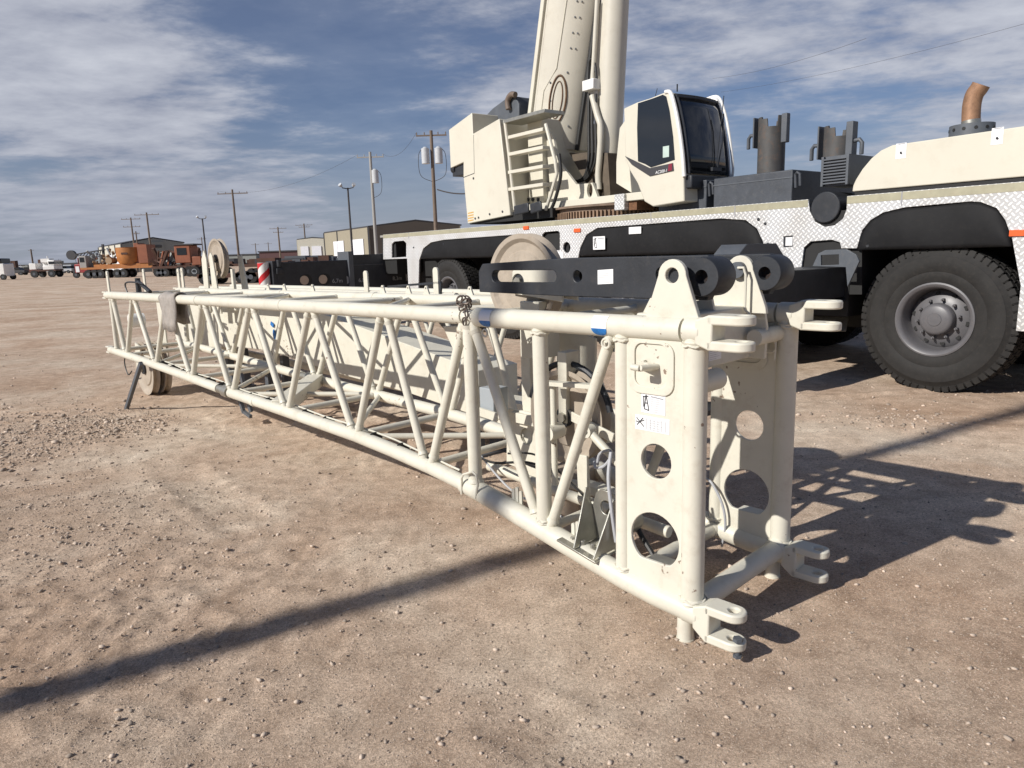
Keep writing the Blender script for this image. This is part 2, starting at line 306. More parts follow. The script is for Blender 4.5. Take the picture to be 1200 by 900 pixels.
def ground_mat():
    m = bpy.data.materials.new('caliche_dirt'); m.use_nodes = True; nt = m.node_tree; b = nt.nodes['Principled BSDF']; L = nt.links
    g = nn(nt, 'ShaderNodeNewGeometry')
    def N(s, d=8, r=.6, dist=0, vec=None):
        n = nn(nt, 'ShaderNodeTexNoise'); n.inputs['Scale'].default_value = s; n.inputs['Detail'].default_value = d; n.inputs['Roughness'].default_value = r; n.inputs['Distortion'].default_value = dist
        L.new(vec or g.outputs['Position'], n.inputs['Vector']); return n.outputs['Fac']
    def R(f, stops):
        r = nn(nt, 'ShaderNodeValToRGB'); e = r.color_ramp.elements
        e[0].position, e[0].color = stops[0][0], (*stops[0][1], 1); e[1].position, e[1].color = stops[1][0], (*stops[1][1], 1)
        for p, c in stops[2:]: q = e.new(p); q.color = (*c, 1)
        L.new(f, r.inputs['Fac']); return r.outputs['Color']
    def MX(a, bb, f, t='MIX'):
        n = nn(nt, 'ShaderNodeMix', data_type='RGBA', blend_type=t)
        if isinstance(f, float): n.inputs['Factor'].default_value = f
        else: L.new(f, n.inputs['Factor'])
        L.new(a, n.inputs[6]); L.new(bb, n.inputs[7]); return n.outputs[2]
    base = R(N(.55, 10, .62, .4), [(.34,(.50,.375,.285)), (.68,(.72,.64,.54)), (.5,(.60,.485,.39))])
    mid = R(N(5.5, 10, .68), [(.32,(.70,.66,.62)), (.66,(1.12,1.10,1.07))])
    fine = R(N(70, 8, .75), [(.34,(.60,.58,.56)), (.66,(1.34,1.34,1.32))])
    grit = R(N(190, 4, .7), [(.36,(.62,.61,.60)), (.64,(1.32,1.31,1.30))])
    far = nn(nt, 'ShaderNodeMapping'); far.inputs['Scale'].default_value = (.05,.25,1); L.new(g.outputs['Position'], far.inputs['Vector'])
    farc = R(N(1.0, 6, .6, 0, far.outputs[0]), [(.35,(.86,.84,.82)), (.65,(1.12,1.11,1.1))])
    c = MX(MX(MX(MX(base, mid, 1.0, 'MULTIPLY'), fine, .8, 'MULTIPLY'), grit, .8, 'MULTIPLY'), farc, .8, 'MULTIPLY')
    vo = nn(nt, 'ShaderNodeTexVoronoi'); vo.inputs['Scale'].default_value = 120; L.new(g.outputs['Position'], vo.inputs['Vector'])
    sp = nn(nt, 'ShaderNodeMapRange'); sp.inputs['From Min'].default_value = .26; sp.inputs['From Max'].default_value = .18; L.new(vo.outputs['Distance'], sp.inputs['Value'])
    sel = nn(nt, 'ShaderNodeMath', operation='GREATER_THAN'); sel.inputs[1].default_value = .72; sr = nn(nt, 'ShaderNodeSeparateColor'); L.new(vo.outputs['Color'], sr.inputs[0]); L.new(sr.outputs[0], sel.inputs[0])
    mu = nn(nt, 'ShaderNodeMath', operation='MULTIPLY'); L.new(sp.outputs[0], mu.inputs[0]); L.new(sel.outputs[0], mu.inputs[1])
    mu2 = nn(nt, 'ShaderNodeMath', operation='MULTIPLY'); L.new(mu.outputs[0], mu2.inputs[0]); mu2.inputs[1].default_value = .55
    gr = nn(nt, 'ShaderNodeMix', data_type='RGBA'); L.new(mu2.outputs[0], gr.inputs['Factor']); L.new(c, gr.inputs[6]); gr.inputs[7].default_value = (.68,.60,.50,1)
    # damp oil-dark patch by the jib
    L.new(gr.outputs[2], b.inputs['Base Color']); b.inputs['Roughness'].default_value = .95; b.inputs['Specular IOR Level'].default_value = .1
    ad = nn(nt, 'ShaderNodeMath', operation='ADD'); L.new(N(75, 6, .8), ad.inputs[0]); m3 = nn(nt, 'ShaderNodeMath', operation='MULTIPLY_ADD'); L.new(mu.outputs[0], m3.inputs[0]); m3.inputs[1].default_value = .25; m3.inputs[2].default_value = 0; L.new(m3.outputs[0], ad.inputs[1])
    bp = nn(nt, 'ShaderNodeBump'); bp.inputs['Strength'].default_value = .75; bp.inputs['Distance'].default_value = .010; L.new(ad.outputs[0], bp.inputs['Height'])
    L.new(bp.outputs['Normal'], b.inputs['Normal']); return m
me.materials.append(ground_mat())
go = bpy.data.objects.new('ground', me); col.objects.link(go); tag(go, 'dry pinkish tan caliche yard with faint wheel ruts', 'ground', kind='structure')
def gh(x, y): return float(ground_h(np.array([x]), np.array([y]))[0])

# gravel: loose stones lying everywhere
def stones(name, pts, sizes, m, label, seed):
    R = np.random.default_rng(seed); t = (1+5**.5)/2
    ico = np.array([(-1,t,0),(1,t,0),(-1,-t,0),(1,-t,0),(0,-1,t),(0,1,t),(0,-1,-t),(0,1,-t),(t,0,-1),(t,0,1),(-t,0,-1),(-t,0,1)], float); ico /= np.linalg.norm(ico[0])
    fc = np.array([(0,11,5),(0,5,1),(0,1,7),(0,7,10),(0,10,11),(1,5,9),(5,11,4),(11,10,2),(10,7,6),(7,1,8),(3,9,4),(3,4,2),(3,2,6),(3,6,8),(3,8,9),(4,9,5),(2,4,11),(6,2,10),(8,6,7),(9,8,1)])
    n = len(pts); v = ico[None]*R.uniform(.55,1.3,(n,12,1)); v = v*np.stack([R.uniform(.8,1.4,n), R.uniform(.6,1.1,n), R.uniform(.45,.8,n)], -1)[:,None,:]*sizes[:,None,None]
    a = R.uniform(0, 2*PI, n); c, s = np.cos(a)[:,None], np.sin(a)[:,None]
    x = v[:,:,0]*c - v[:,:,1]*s; y = v[:,:,0]*s + v[:,:,1]*c; z = v[:,:,2] + sizes[:,None]*.25
    P = np.stack([x+pts[:,0:1], y+pts[:,1:2], z+ground_h(pts[:,0], pts[:,1])[:,None]], -1).reshape(-1, 3)
    Fq = (fc[None]+np.arange(n)[:,None,None]*12).reshape(-1)
    me = bpy.data.meshes.new(name); me.vertices.add(len(P)); me.vertices.foreach_set('co', P.ravel()); k = len(Fq)//3
    me.loops.add(len(Fq)); me.loops.foreach_set('vertex_index', Fq); me.polygons.add(k); me.polygons.foreach_set('loop_start', np.arange(k)*3); me.update(calc_edges=True)
    me.materials.append(m); o = bpy.data.objects.new(name, me); col.objects.link(o); tag(o, label, 'gravel', kind='stuff'); return o
STONE = mat('pale_stone', (.47,.385,.31), .95, var=.25, scale=30, isl=.4, spec=.15)
pt = []; sz = []
for i in range(36000):                       # thin scatter, even in angle as the eye sees it
    d = 1.5*math.exp(rng.uniform(0, 2.2)); x = rng.uniform(-.95, .95)*d*.85; pt.append((x, d)); sz.append(min(.010, .0013*math.exp(rng.exponential(.42)))*(1+d*.10))
for i in range(3000):                        # spill of pale stones on the left
    u = rng.uniform(0, 1); px = 205 - 225*u**.8 + rng.normal(0, 14); py = 492 + 22*u + rng.normal(0, 7+16*u)
    g = ground(px, py); pt.append((g.x, g.y)); sz.append(min(.03,.0062*math.exp(rng.exponential(.33))))
for i in range(60000):                       # grit close to the eye
    d = 1.6*math.exp(rng.uniform(0, 1.15)); x = rng.uniform(-.8, .8)*d*.95; pt.append((x, d)); sz.append(rng.uniform(.0009,.0021)*(.6+.25*d))
for i in range(4500):
    g = ground(rng.uniform(-20,340)*rng.uniform(.5,1), rng.normal(600, 55)); pt.append((g.x, g.y)); sz.append(min(.016,.0024*math.exp(rng.exponential(.42))))
for i in range(260):                         # stones near the crane wheel
    g = ground(rng.normal(1035, 50), rng.normal(492, 9)); pt.append((g.x, g.y)); sz.append(min(.022,.0062*math.exp(rng.exponential(.4))))
for px, py, r in ((497,820,.022),(502,826,.012),(435,805,.014),(452,872,.017),(424,888,.018),(436,727,.016),(568,838,.014),(127,797,.02),(317,613,.01),(409,688,.012),(82,888,.02),(80,770,.014),(490,832,.012),(1048,480,.04),(1030,483,.02),(980,494,.022),(1140,503,.016),(1090,519,.016),(463,843,.012),(130,655,.03),(118,620,.02)):
    g = ground(px, py); pt.append((g.x, g.y)); sz.append(r*.62)
stones('gravel', np.array(pt), np.array(sz), STONE, 'loose pale stones strewn over the dirt yard', 5)
g0 = JF.O; pf = [(g0.x+rng.normal(0,.05)+.03, g0.y+rng.normal(0,.035)) for i in range(26)]
stones('crushed_rock', np.array(pf), rng.uniform(.006,.014,26), STONE, 'small heap of crushed rock around the nearest foot of the lattice jib', 9)

# ================================================================ LATTICE JIB
jib = thing('lattice_jib', 'long cream tubular lattice jib section lying across the dirt yard', 'crane jib', JF.O, JF.ang)
W = .78
TOPZ = 1.285
bz_x = [0, -.14, -.31, -.57, -.79, -1.02, -1.30, -1.68, -2.05, -2.46, -3.4, -4.15, -5.2, -6.2, -7.6, -9]; bz_z = [.137, .150, .172, .220, .264, .310, .362, .408, .440, .465, .493, .508, .550, .590, .630, .66]
def bz(x): return float(np.interp(-x, [-q for q in bz_x], bz_z))
def tz(x): return TOPZ + (0 if x > -2 else (x+2)*.003)
XE = -7.55
for w in (0, W):
    b = MB(); b.tube((-.02,w,TOPZ), (-1.22,w,TOPZ), .0485, n=24); b.build('chord', CREAM, jib)
    b = MB(); b.path([(x,w,tz(x)) for x in (-1.32,-2,-4.5,XE)], .043, n=20); b.tube((-4.86,w,tz(-5)), (-4.93,w,tz(-5)), .046, n=20); b.tube((-3.3,w,tz(-3)), (-3.34,w,tz(-3)), .045, n=20); b.build('chord', CREAM, jib)
    b = MB(); b.path([(x,w,bz(x)) for x in (.06,-.14,-.31,-.57,-.8,-1.02,-1.30)], .0525, n=24); b.build('chord', CREAM, jib)
    b = MB(); b.path([(x,w,bz(x)) for x in (-1.36,-1.68,-2.05,-2.46,-3.4,-4.38)], .043, n=20); b.tube((-3.9,w,bz(-3.9)), (-3.96,w,bz(-3.96)), .046, n=20); b.build('chord', CREAM, jib)
    b = MB(); b.path([(x,w,bz(x)) for x in (-4.62,-5.5,-6.5,-7.7)], .041, n=20); b.build('chord', CREAM, jib)
    b = MB(); b.tube((-4.34,w,bz(-4.36)), (-4.66,w,bz(-4.62)), .036, n=20); b.tube((-4.40,w,bz(-4.4)), (-4.50,w,bz(-4.5)), .052, n=20); b.build('chord_joint', GALV, jib, label='bare metal joint sleeve in the lower chord')
    for x in (-1.27,):
        b = MB(); b.tube((-1.20,w,TOPZ), (-1.34,w,TOPZ), .034, n=20); b.tube((-1.28,w,bz(-1.28)), (-1.38,w,bz(-1.38)), .052, n=20); b.build('chord_joint', CREAM, jib)
    # far end fork stubs
    for z in (tz(XE), bz(-7.7)):
        b = MB(); xe = XE if z > 1 else -7.7
        for dz in (.032, -.032): b.obox((xe+.02,w,z+dz), (xe-.10,w,z+dz), .06, .018)
        b.build('fork_end', CREAM, jib, bevel=.004)
# posts
def strut(name, p0, p1, r, n=14):
    b = MB(); b.tube(p0, p1, r, n=n)
    d = (V(p1)-V(p0)).normalized()
    for p, sgn in ((V(p0), 1), (V(p1), -1)): b.tube(p+d*sgn*.043, p+d*sgn*.062, r*1.22, r*1.04, n=n)    # weld collar
    return b.build(name, CREAM, jib)
for w in (0, W):
    strut('post', (.03,w,bz(0)), (.03,w,TOPZ), .046, 24)
    strut('post', (-.31,w,bz(-.31)), (-.31,w,TOPZ), .038, 20)
    strut('post', (-.79,w,bz(-.79)), (-.79,w,TOPZ), .037, 20)
    strut('post', (-1.29,w,bz(-1.29)), (-1.29,w,TOPZ), .036, 20)
    strut('post', (-7.45,w,bz(-7.55)), (-7.42,w,tz(-7.4)), .026)
    for a, c in (((-1.26,1),(-.83,0)), ((-.37,1),(-.75,0)), ((-1.33,1),(-1.66,0))): 
        strut('brace', (a[0],w,TOPZ-.03), (c[0],w,bz(c[0])+.03), .026)
    tn = [2.05,2.91,3.83,4.77,5.66,6.64]; bn = [1.70,2.46,3.39,4.35,5.23,6.18,7.11]
    for i, t in enumerate(tn):
        strut('brace', (-t+.03,w,tz(-t)-.02), (-bn[i]-.03,w,bz(-bn[i])+.02), .0245)
        strut('brace', (-t-.03,w,tz(-t)-.02), (-bn[i+1]+.03,w,bz(-bn[i+1])+.02), .0245)
    strut('brace', (-7.36,w,tz(-7.4)-.02), (-7.15,w,bz(-7.15)+.02), .026)
# cross members of the top and bottom faces
for i, x in enumerate([-.79,-1.29,-2.05,-2.91,-3.83,-4.77,-5.66,-6.64,-7.4]): strut('cross_member', (x,0,tz(x)-.0), (x,W,tz(x)-.0), .02, 12)
for x in [-.79,-1.7,-2.46,-3.39,-4.35,-5.23,-6.18,-7.11,-7.6]: strut('cross_member', (x,0,bz(x)), (x,W,bz(x)), .024, 12)
bb = [1.75,2.46,3.39,4.35,5.23,6.18,7.11]
for i in range(len(bb)-1):
    a, c = (0, W) if i % 2 else (W, 0); strut('cross_member', (-bb[i]-.05,a,bz(-bb[i])), (-bb[i+1]+.05,c,bz(-bb[i+1])), .020, 12)
tt = [1.29,2.05,2.91,3.83,4.77,5.66,6.64]
for i in range(len(tt)-1):
    a, c = (0, W) if i % 2 else (W, 0); strut('cross_member', (-tt[i]-.05,a,tz(-tt[i])), (-tt[i+1]+.05,c,tz(-tt[i+1])), .018, 12)
strut('cross_member', (.03,0,bz(0)+.02), (.03,W,bz(0)+.02), .046, 20)
strut('cross_member', (-.31,0,bz(-.3)), (-.31,W,bz(-.3)), .035, 20)
b = MB(); b.tube((-.02,.03,1.06), (-.02,.25,1.06), .045, n=20); b.build('stub_tube', CREAM, jib)
# end frame plates with big round holes
def rnd(x0, z0, x1, z1, r, n=5):
    o = []
    for cx, cz, a0 in ((x1-r,z1-r,0),(x0+r,z1-r,90),(x0+r,z0+r,180),(x1-r,z0+r,270)):
        for i in range(n+1): a = math.radians(a0+90*i/n); o.append((cx+r*math.cos(a), cz+r*math.sin(a)))
    return o
for w, nm in ((0,'near'),(W,'far')):
    b = MB(); lo = circ(-.14, .40, .118, 36); lo = [(p[0], max(p[1], .305)) for p in lo]
    b.plate([(-.29,bz(-.29)+.03),(.0,bz(0)+.03),(.0,TOPZ-.03),(-.29,TOPZ-.03)], [circ(-.135,.742,.073,32), lo], XZ(w-.022), (0,.016,0)); b.build('end_plate', CREAM, jib, bevel=.003)
    b = MB(); b.plate(rnd(-.265,1.02,-.05,1.235,.05), [rnd(-.235,1.05,-.08,1.225,.035)], XZ(w-.030), (0,.008,0)); b.build('doubler_plate', CREAM, jib, bevel=.002)
    b = MB(); b.box((-.19,w-.02,.285),(-.03,w+.06,.303)); b.build('step_ledge', CREAM if w else GALV, jib, bevel=.003)
# handle, pin hook on the near plate
b = MB(); b.tube((-.13,-.02,1.135), (-.145,-.12,1.14), .013, n=12); b.tube((-.145,-.118,1.14), (-.185,-.118,1.142), .013, n=12); b.obox((-.20,-.035,1.14), (-.135,-.06,1.135), .02, .03); b.plate([(-.215,1.135),(-.18,1.16),(-.18,1.125)], [], XZ(-.045), (0,.02,0)); b.build('stowage_hook', CREAM, jib, bevel=.002)
decal('instruction_label', jib, (-.205,-.0225,.94), (.115,0,-.0), (0,0,.082), (0,-1,0), 7, 3, 0)
decal('load_chart_label', jib, (-.235,-.0225,.865), (.165,0,.0), (0,0,.062), (0,-1,0), 5, 4, 1)
# clevis forks
def clevis(x, w, z, ln=.24, gap=.066, r=.050, droop=0, name='fork_end'):
    b = MB(); hw = r
    prof = [(x-.02,-1),(x+.03,-1),(x+.05,-1)]
    def pr(z0, z1, x0, x1):
        o = [(x0,w-hw)]; n = 10
        for i in range(n+1): a = -PI/2+PI*i/n; o.append((x1-hw+hw*math.cos(a), w+hw*math.sin(a)))
        o.append((x0,w+hw)); b.plate(o, [circ(x1-hw, w, .021, 18)], lambda u, v: (u, v, z0), (0,0,z1-z0))
    z0 = z-droop
    pr(z0+gap/2, z0+gap/2+.037, x+.05, x+ln); pr(z0-gap/2-.037, z0-gap/2, x+.05, x+ln)
    b.add([(x+.0,w-r,z+.045),(x+.0,w+r,z+.045),(x+.0,w+r,z-.045),(x+.0,w-r,z-.045),(x+.055,w-hw,z0+gap/2+.036),(x+.055,w+hw,z0+gap/2+.036),(x+.055,w+hw,z0-gap/2-.036),(x+.055,w-hw,z0-gap/2-.036),
           (x+.075,w-hw,z0+gap/2+.036),(x+.075,w+hw,z0+gap/2+.036),(x+.075,w+hw,z0-gap/2-.036),(x+.075,w-hw,z0-gap/2-.036)],
          [(0,1,5,4),(1,2,6,5),(2,3,7,6),(3,0,4,7),(4,5,9,8),(5,6,10,9),(6,7,11,10),(7,4,8,11),(8,9,10,11),(0,3,2,1)])
    b.tube((x-.06,w,z), (x+.02,w,z), r*1.06, n=20)
    return b.build(name, CREAM, jib, bevel=.007)
clevis(.05, 0, TOPZ, ln=.215, gap=.058); clevis(.05, W, TOPZ, ln=.215, gap=.058); clevis(.06, 0, bz(0), ln=.205, gap=.082, droop=.010); clevis(.06, W, bz(0), ln=.205, gap=.082, droop=.010)
b = MB(); b.tube((.245,-.02,bz(0)-.10), (.245,-.02,bz(0)-.035), .011, n=10); b.tube((.245,-.02,bz(0)-.045),(.245,-.02,bz(0)-.030), .020, n=6); b.tube((.245,-.02,bz(0)-.112),(.245,-.02,bz(0)-.10), .018, n=6); b.build('pin', GREYS, jib)
# feet
for w in (0, W):
    b = MB(); b.tube((0,w,bz(0)-.02), (0,w,.0), .034, n=20); b.tube((0,w,.006),(0,w,-.01), .037, n=20); b.build('foot', CREAM, jib)
# lugs on top
def lug(px_c, py_c, w, halfw, ztop, base_hw, hr, nm='lug', th=.022, x=None):
    b = MB(); c = JF.pl(px_c, py_c, w) if x is None else V((x, w, ztop-.07)); zt = ztop; R = halfw
    o = [(c.x-base_hw, TOPZ+.02)]; cz = zt-R
    o += [(c.x-base_hw*.95, TOPZ+.05)]
    for i in range(13): a = PI-PI*i/12; o.append((c.x+R*math.cos(a), cz+R*math.sin(a)))
    o += [(c.x+base_hw*.95, TOPZ+.05), (c.x+base_hw, TOPZ+.02)]
    b.plate(o, [circ(c.x, cz, hr, 18)] if hr else [], XZ(w-th/2), (0,th,0)); return b.build(nm, CREAM, jib, bevel=.003), c.x, cz
l1, lx, lz = lug(789, 326, 0, .062, 1.555, .125, .030)
b = MB(); b.tube((lx,.012,lz),(lx,.09,lz), .029, n=20); b.build('lug_pin', BLACKS, jib)
b = MB(); b.plate([(-.27,1.10),(.015,1.10),(.02,1.24),(-.0,1.36),(-.03,1.47),(-.20,1.47),(-.25,1.36)], [], XZ(.59), (0,.02,0)); b.build('cheek_plate', CREAM, jib, bevel=.003)
l2, lx2, lz2 = lug(868, 323, .56, .062, 1.555, .13, .0)
b = MB(); b.tube((lx2,.52,lz2), (lx2,.60,lz2), .035, n=20); b.build('lug_pin', GREYS, jib)
b = MB(); b.path([(lx2+.01,.515,lz2+.01),(lx2+.04,.51,lz2+.01),(lx2+.05,.51,lz2-.02),(lx2+.05,.51,lz2-.17),(lx2+.075,.51,lz2-.19)], .006, 8); b.build('pin_retainer', CREAM, jib)
# transverse head box between the side frames
b = MB(); b.box((-.30,.07,1.10),(-.055,W-.06,1.335)); b.build('head_beam', CREAM, jib, bevel=.008)
b = MB()
for w_ in (.10, .30): b.plate([(-.29,1.33),(-.07,1.33),(-.10,1.45),(-.22,1.45)], [], XZ(w_), (0,.018,0))
b.build('gusset', CREAM, jib, bevel=.003)
b = MB(); b.tube((-.0,W-.26,1.20),(-.0,W-.03,1.20), .036, n=18); b.build('stub_tube', CREAM, jib)
decal('serial_label', jib, (-.0535,.12,1.13), (0,.10,0), (0,0,.055), (1,0,0), 5, 7, 3); decal('serial_label', jib, (-.0535,.235,1.13), (0,.10,0), (0,0,.055), (1,0,0), 5, 8, 3)
for px in (334,353,378): pass
for px in (315,334,367,449,479,500,551):
    c = JF.pl(px, 345, W); b = MB(); o = [(c.x-.04,tz(c.x)+.03)] + [(c.x+.016*math.cos(PI-PI*i/8), tz(c.x)+.085+.016*math.sin(PI-PI*i/8)) for i in range(9)] + [(c.x+.04,tz(c.x)+.03)]
    b.plate(o, [circ(c.x, tz(c.x)+.083, .008, 10)], XZ(W-.006), (0,.012,0)); b.build('lug', CREAM, jib)
for x, w_, h in ((-7.45,0,.27), (-8.2,W,.27), ):
    b = MB(); xx = max(x, XE+.03) if w_ == 0 else XE+.06; b.plate(rnd(xx-.03, tz(x)+.02, xx+.03, tz(x)+h, .028), [circ(xx, tz(x)+h-.05, .01, 10)], XZ(w_-.008), (0,.016,0)); b.build('upright_tab', CREAM, jib, bevel=.002)
# blue and white slinging stickers on the near chord
for px in (567, 701):
    c = JF.pl(px, 372, -.05); b = MB(); n = 14
    for k, (a0, a1, ml) in enumerate(((-.2,1.0,0),(-1.0,-.2,1))):
        vs = []; r = .050
        for j in range(n+1):
            a = a0+(a1-a0)*j/n; half = .040 if ml == 0 else .040*math.sqrt(max(0, 1-((a+.2)/.8)**2))
            for sx_ in (-1, 1): vs.append((c.x+sx_*half, -math.cos(a)*r, TOPZ+math.sin(a)*r))
        b.mat(ml).add(vs, [(2*j,2*j+1,2*j+3,2*j+2) for j in range(n)])
    b.build('sling_point_sticker', [LABEL, BLUE], jib)
# galvanised bracket on the lower chord, cable loops, cleats
b = MB(); p = JF.pl(690, 640, -.0); bx = -.52; z0 = bz(bx)+.052
b.obox((bx-.13,.03,z0+.01), (bx+.10,.03,z0-.035), .20, .010)
b.plate([(bx-.10,z0+.01),(bx+.09,z0-.02),(bx+.075,z0+.20),(bx+.05,z0+.24),(bx+.0,z0+.245),(bx-.03,z0+.22)], [circ(bx+.03,z0+.16,.034,20)], XZ(.10), (0,.010,0))
b.plate([(-.07,z0+.0),(.10,z0+.0),(.10,z0+.24),(.08,z0+.24)], [], lambda u, v: (bx-.03+(v-z0)*-.2, u, v), (.008,0,0))
b.plate([(-.07,z0-.02),(.10,z0-.02),(.10,z0+.22),(.08,z0+.22)], [], lambda u, v: (bx+.085, u, v), (.008,0,0))
for dx, dy in ((-.08,-.02),(-.02,-.02),(.04,-.02),(-.05,.05)): b.tube((bx+dx,dy+.01,z0+.0), (bx+dx,dy+.01,z0+.022), .013, n=6)
b.build('cable_bracket', GALV, jib, bevel=.002)
for bx2 in (-.60, -1.0):
    b = MB()
    for k in (-1, 0, 1): b.plate(rnd(bx2+k*.026-.010, bz(bx2)+.03, bx2+k*.026+.010, bz(bx2)+.11+.015*(k == 0), .009, 3), [], XZ(.02), (0,.010,0))
    b.build('cable_cleat', CREAM, jib)
def loop(cx, cy, cz, r, n=24, turns=1.3, tilt=.6, ph=0, dr=.015):
    return [(cx+(r-dr*t)*math.cos(ph+2*PI*t*turns), cy+.03*t+(r*.4)*math.sin(ph+2*PI*t*turns)*tilt, cz+(r-dr*t)*.8*math.sin(ph+2*PI*t*turns)) for t in [i/n for i in range(n+1)]]
def sm(pts, k=6):
    P = [V(p) for p in pts]; o = []
    for i in range(len(P)-1):
        a, b_, c, d = P[max(i-1,0)], P[i], P[i+1], P[min(i+2,len(P)-1)]
        for j in range(k):
            t = j/k; o.append(.5*((2*b_)+(c-a)*t+(2*a-5*b_+4*c-d)*t*t+(3*b_-a-3*c+d)*t**3))
    return o+[P[-1]]
q = lambda px, py, w: JF.pl(px, py, w)
b = MB(); b.path(sm([q(697,541,.14),q(698,548,.12),q(708,546,.12),q(716,535,.14),q(714,528,.16),q(703,532,.16),q(700,545,.16)]), .0075, 8)
b.path(sm([q(716,530,.1),q(713,560,.06),q(717,600,.05),q(722,635,.06)]), .0085, 8); b.path(sm([q(560,530,.3),q(600,575,.25),q(650,600,.2),q(700,640,.15)]), .006, 8)
b.build('signal_cable', CABLE, jib)
b = MB(); b.path(sm([q(744,605,.25),q(750,625,.25),q(765,650,.22),q(770,665,.2)]), .013, 8); b.build('black_hose', BCABLE, jib)
b = MB(); b.path(sm([q(826,560,W-.05),q(834,566,W-.06),q(846,590,W-.06),q(850,615,W-.05),q(846,640,W-.03)]), .0065, 8); b.build('signal_cable', CABLE, jib)
b = MB(); pts = [( x, .035+.012*math.sin(x*5), bz(x)+.048) for x in np.linspace(-1.45,-6.6,50)]; b.path(pts, .006, 6)
b.mat(1)
for x in np.arange(-1.7,-6.6,-.29): b.tube((x,.03,bz(x)), (x-.012,.03,bz(x)), .0555, n=12)
b.build('clipped_cable', [CREAM, BCABLE], jib)
b = MB()
b.path([q(541,579,-.05),q(541,560,-.055),q(543,556,-.055),q(554,553,-.055),q(558,557,-.055),q(560,568,-.055),q(557,584,-.05)], .0065, 8); b.build('rail_hoop', CREAM, jib)
b = MB(); b.path([(c_[0], -.05, c_[1]) for c_ in circ(JF.pl(568,384,-.05).x, 1.215, .018, 14)], .005, 6, closed=True); b.path([(c_[0], -.05, c_[1]) for c_ in circ(JF.pl(710,395,-.05).x, 1.215, .020, 14)], .006, 6, closed=True); b.build('eye_ring', CREAM, jib)
b = MB(); a = q(733,0,0); b.path(sm([(-.02,W-.05,1.215),(.0,W-.06,1.20),(.0,W-.06,1.08)]), .006, 8); b.obox((-.16,W-.07,1.20),(-.03,W-.07,1.205), .016, .016); b.path([(c_[0],W-.07,c_[1]) for c_ in circ(-.02,1.14,.028,14)], .004, 6, closed=True); b.build('safety_pin', CREAM, jib)
# catch plate near the joint, hanging below the chord
b = MB(); o = [q(522,382,.1), q(545,382,.1), q(548,398,.1), q(550,412,.1), q(545,420,.1), q(538,418,.1)]; b.plate([(p_.x,p_.z) for p_ in o], [], XZ(.08), (0,.03,0)); b.build('catch_plate', CREAM, jib, bevel=.003)
# inner struts and the guide arm with an eye
A0, A1 = q(690,505,.2), q(722,540,.2); b = MB(); b.tube(A0, A1+(A1-A0)*.6, .020, n=14); b.tube(A0+V((0,-.025,0)), A0+V((0,.025,0)), .030, n=16); b.mat(1).tube(A0+V((0,-.027,0)), A0+V((0,-.02,0)), .013, n=14); b.build('guide_arm', [CREAM, DARKM], jib)
b = MB(); lo = circ(q(609,0,0).x if 0 else JF.pl(607,525,.5).x-.0, JF.pl(607,525,.5).z, .045, 20)
x0 = JF.pl(594,560,.5).x; x1 = JF.pl(638,560,.5).x; b.plate([(x0,.33),(x1,.30),(x1,.62),(x1-.03,.68),(x0+.02,.68)], [circ((x0+x1)/2+.02,.53,.05,20)], XZ(.5), (0,.02,0)); b.build('web_plate', CREAM, jib, bevel=.003)
b = MB(); b.obox(q(618,385,.55), V((q(618,385,.55).x, .55, .34)), .05, .075); b.build('inner_post', CREAM, jib, bevel=.004)
b = MB(); o = [q(651,385,.6),q(672,385,.6),q(697,397,.6),q(697,440,.6),q(672,425,.6),q(660,424,.6),q(652,440,.6)]; b.plate([(p_.x,p_.z) for p_ in o], [], XZ(.6), (0,.02,0)); b.build('hanger_plate', CREAM, jib, bevel=.003)
b = MB(); b.tube((-.82,.55,.60),(-1.9,.55,.60), .02, n=12); b.obox((-.82,.5,.63),(-1.5,.5,.64), .05,.06); b.obox((-.55,.5,.31),(-1.35,.5,.34), .09,.05); b.tube((-.33,.38,.26),(-1.6,.38,.34), .03, n=14); b.build('inner_rail', CREAM, jib, bevel=.003)
b = MB(); c = q(573,470,.35); b.box((c.x-.06,.33,c.z-.07),(c.x+.06,.45,c.z+.08)); b.build('junction_box', GREYB, jib, bevel=.006)
b = MB(); b.obox((c.x-.14,.30,c.z-.05),(c.x+.12,.30,c.z-.07), .012,.05); b.build('box_mount', CREAM, jib)
b = MB(); b.tube((-.40,W-.02,.36),(-.74,W-.3,1.20), .018, n=12); b.tube((-.90,.2,.42),(-.90,.2,.95), .016, n=12); b.obox((-.95,.18,.95),(-.62,.18,.97), .05,.02); b.tube((-.9,.15,.70),(-.9,.25,.70), .04, n=16); b.build('linkage', CREAM, jib)
b = MB(); b.tube((-.47,.16,.34),(-.47,.26,.34), .075, n=24); b.tube((-.47,.15,.34),(-.47,.27,.34), .03, n=16); b.build('guide_roller', GALV, jib)
b = MB(); b.path(sm([(-1.33,.3,.50),(-1.2,.28,.46),(-1.05,.3,.44),(-.95,.25,.47),(-1.1,.2,.50),(-1.3,.15,.47),(-1.5,.2,.46)]), .007, 7); b.path(sm([(-1.4,.35,.46),(-1.15,.33,.50),(-.9,.3,.42),(-.6,.2,.33)]), .006, 7); b.build('loose_cable', BCABLE, jib)
for w_ in (0, W):
    for x_, z_, r_ in ((.03,TOPZ-.055,.05),(.03,bz(0)+.055,.05),(-.31,TOPZ-.055,.042),(-.31,bz(-.31)+.055,.042),(-.79,TOPZ-.055,.041),(-.79,bz(-.79)+.055,.041)):
        b = MB(); b.path([(x_+r_*1.02*math.cos(t), w_+r_*1.02*math.sin(t), z_+.004*math.sin(7*t)) for t in np.linspace(0,2*PI,25)[:-1]], .0055, 6, closed=True); b.build('weld_bead', CREAM, jib)
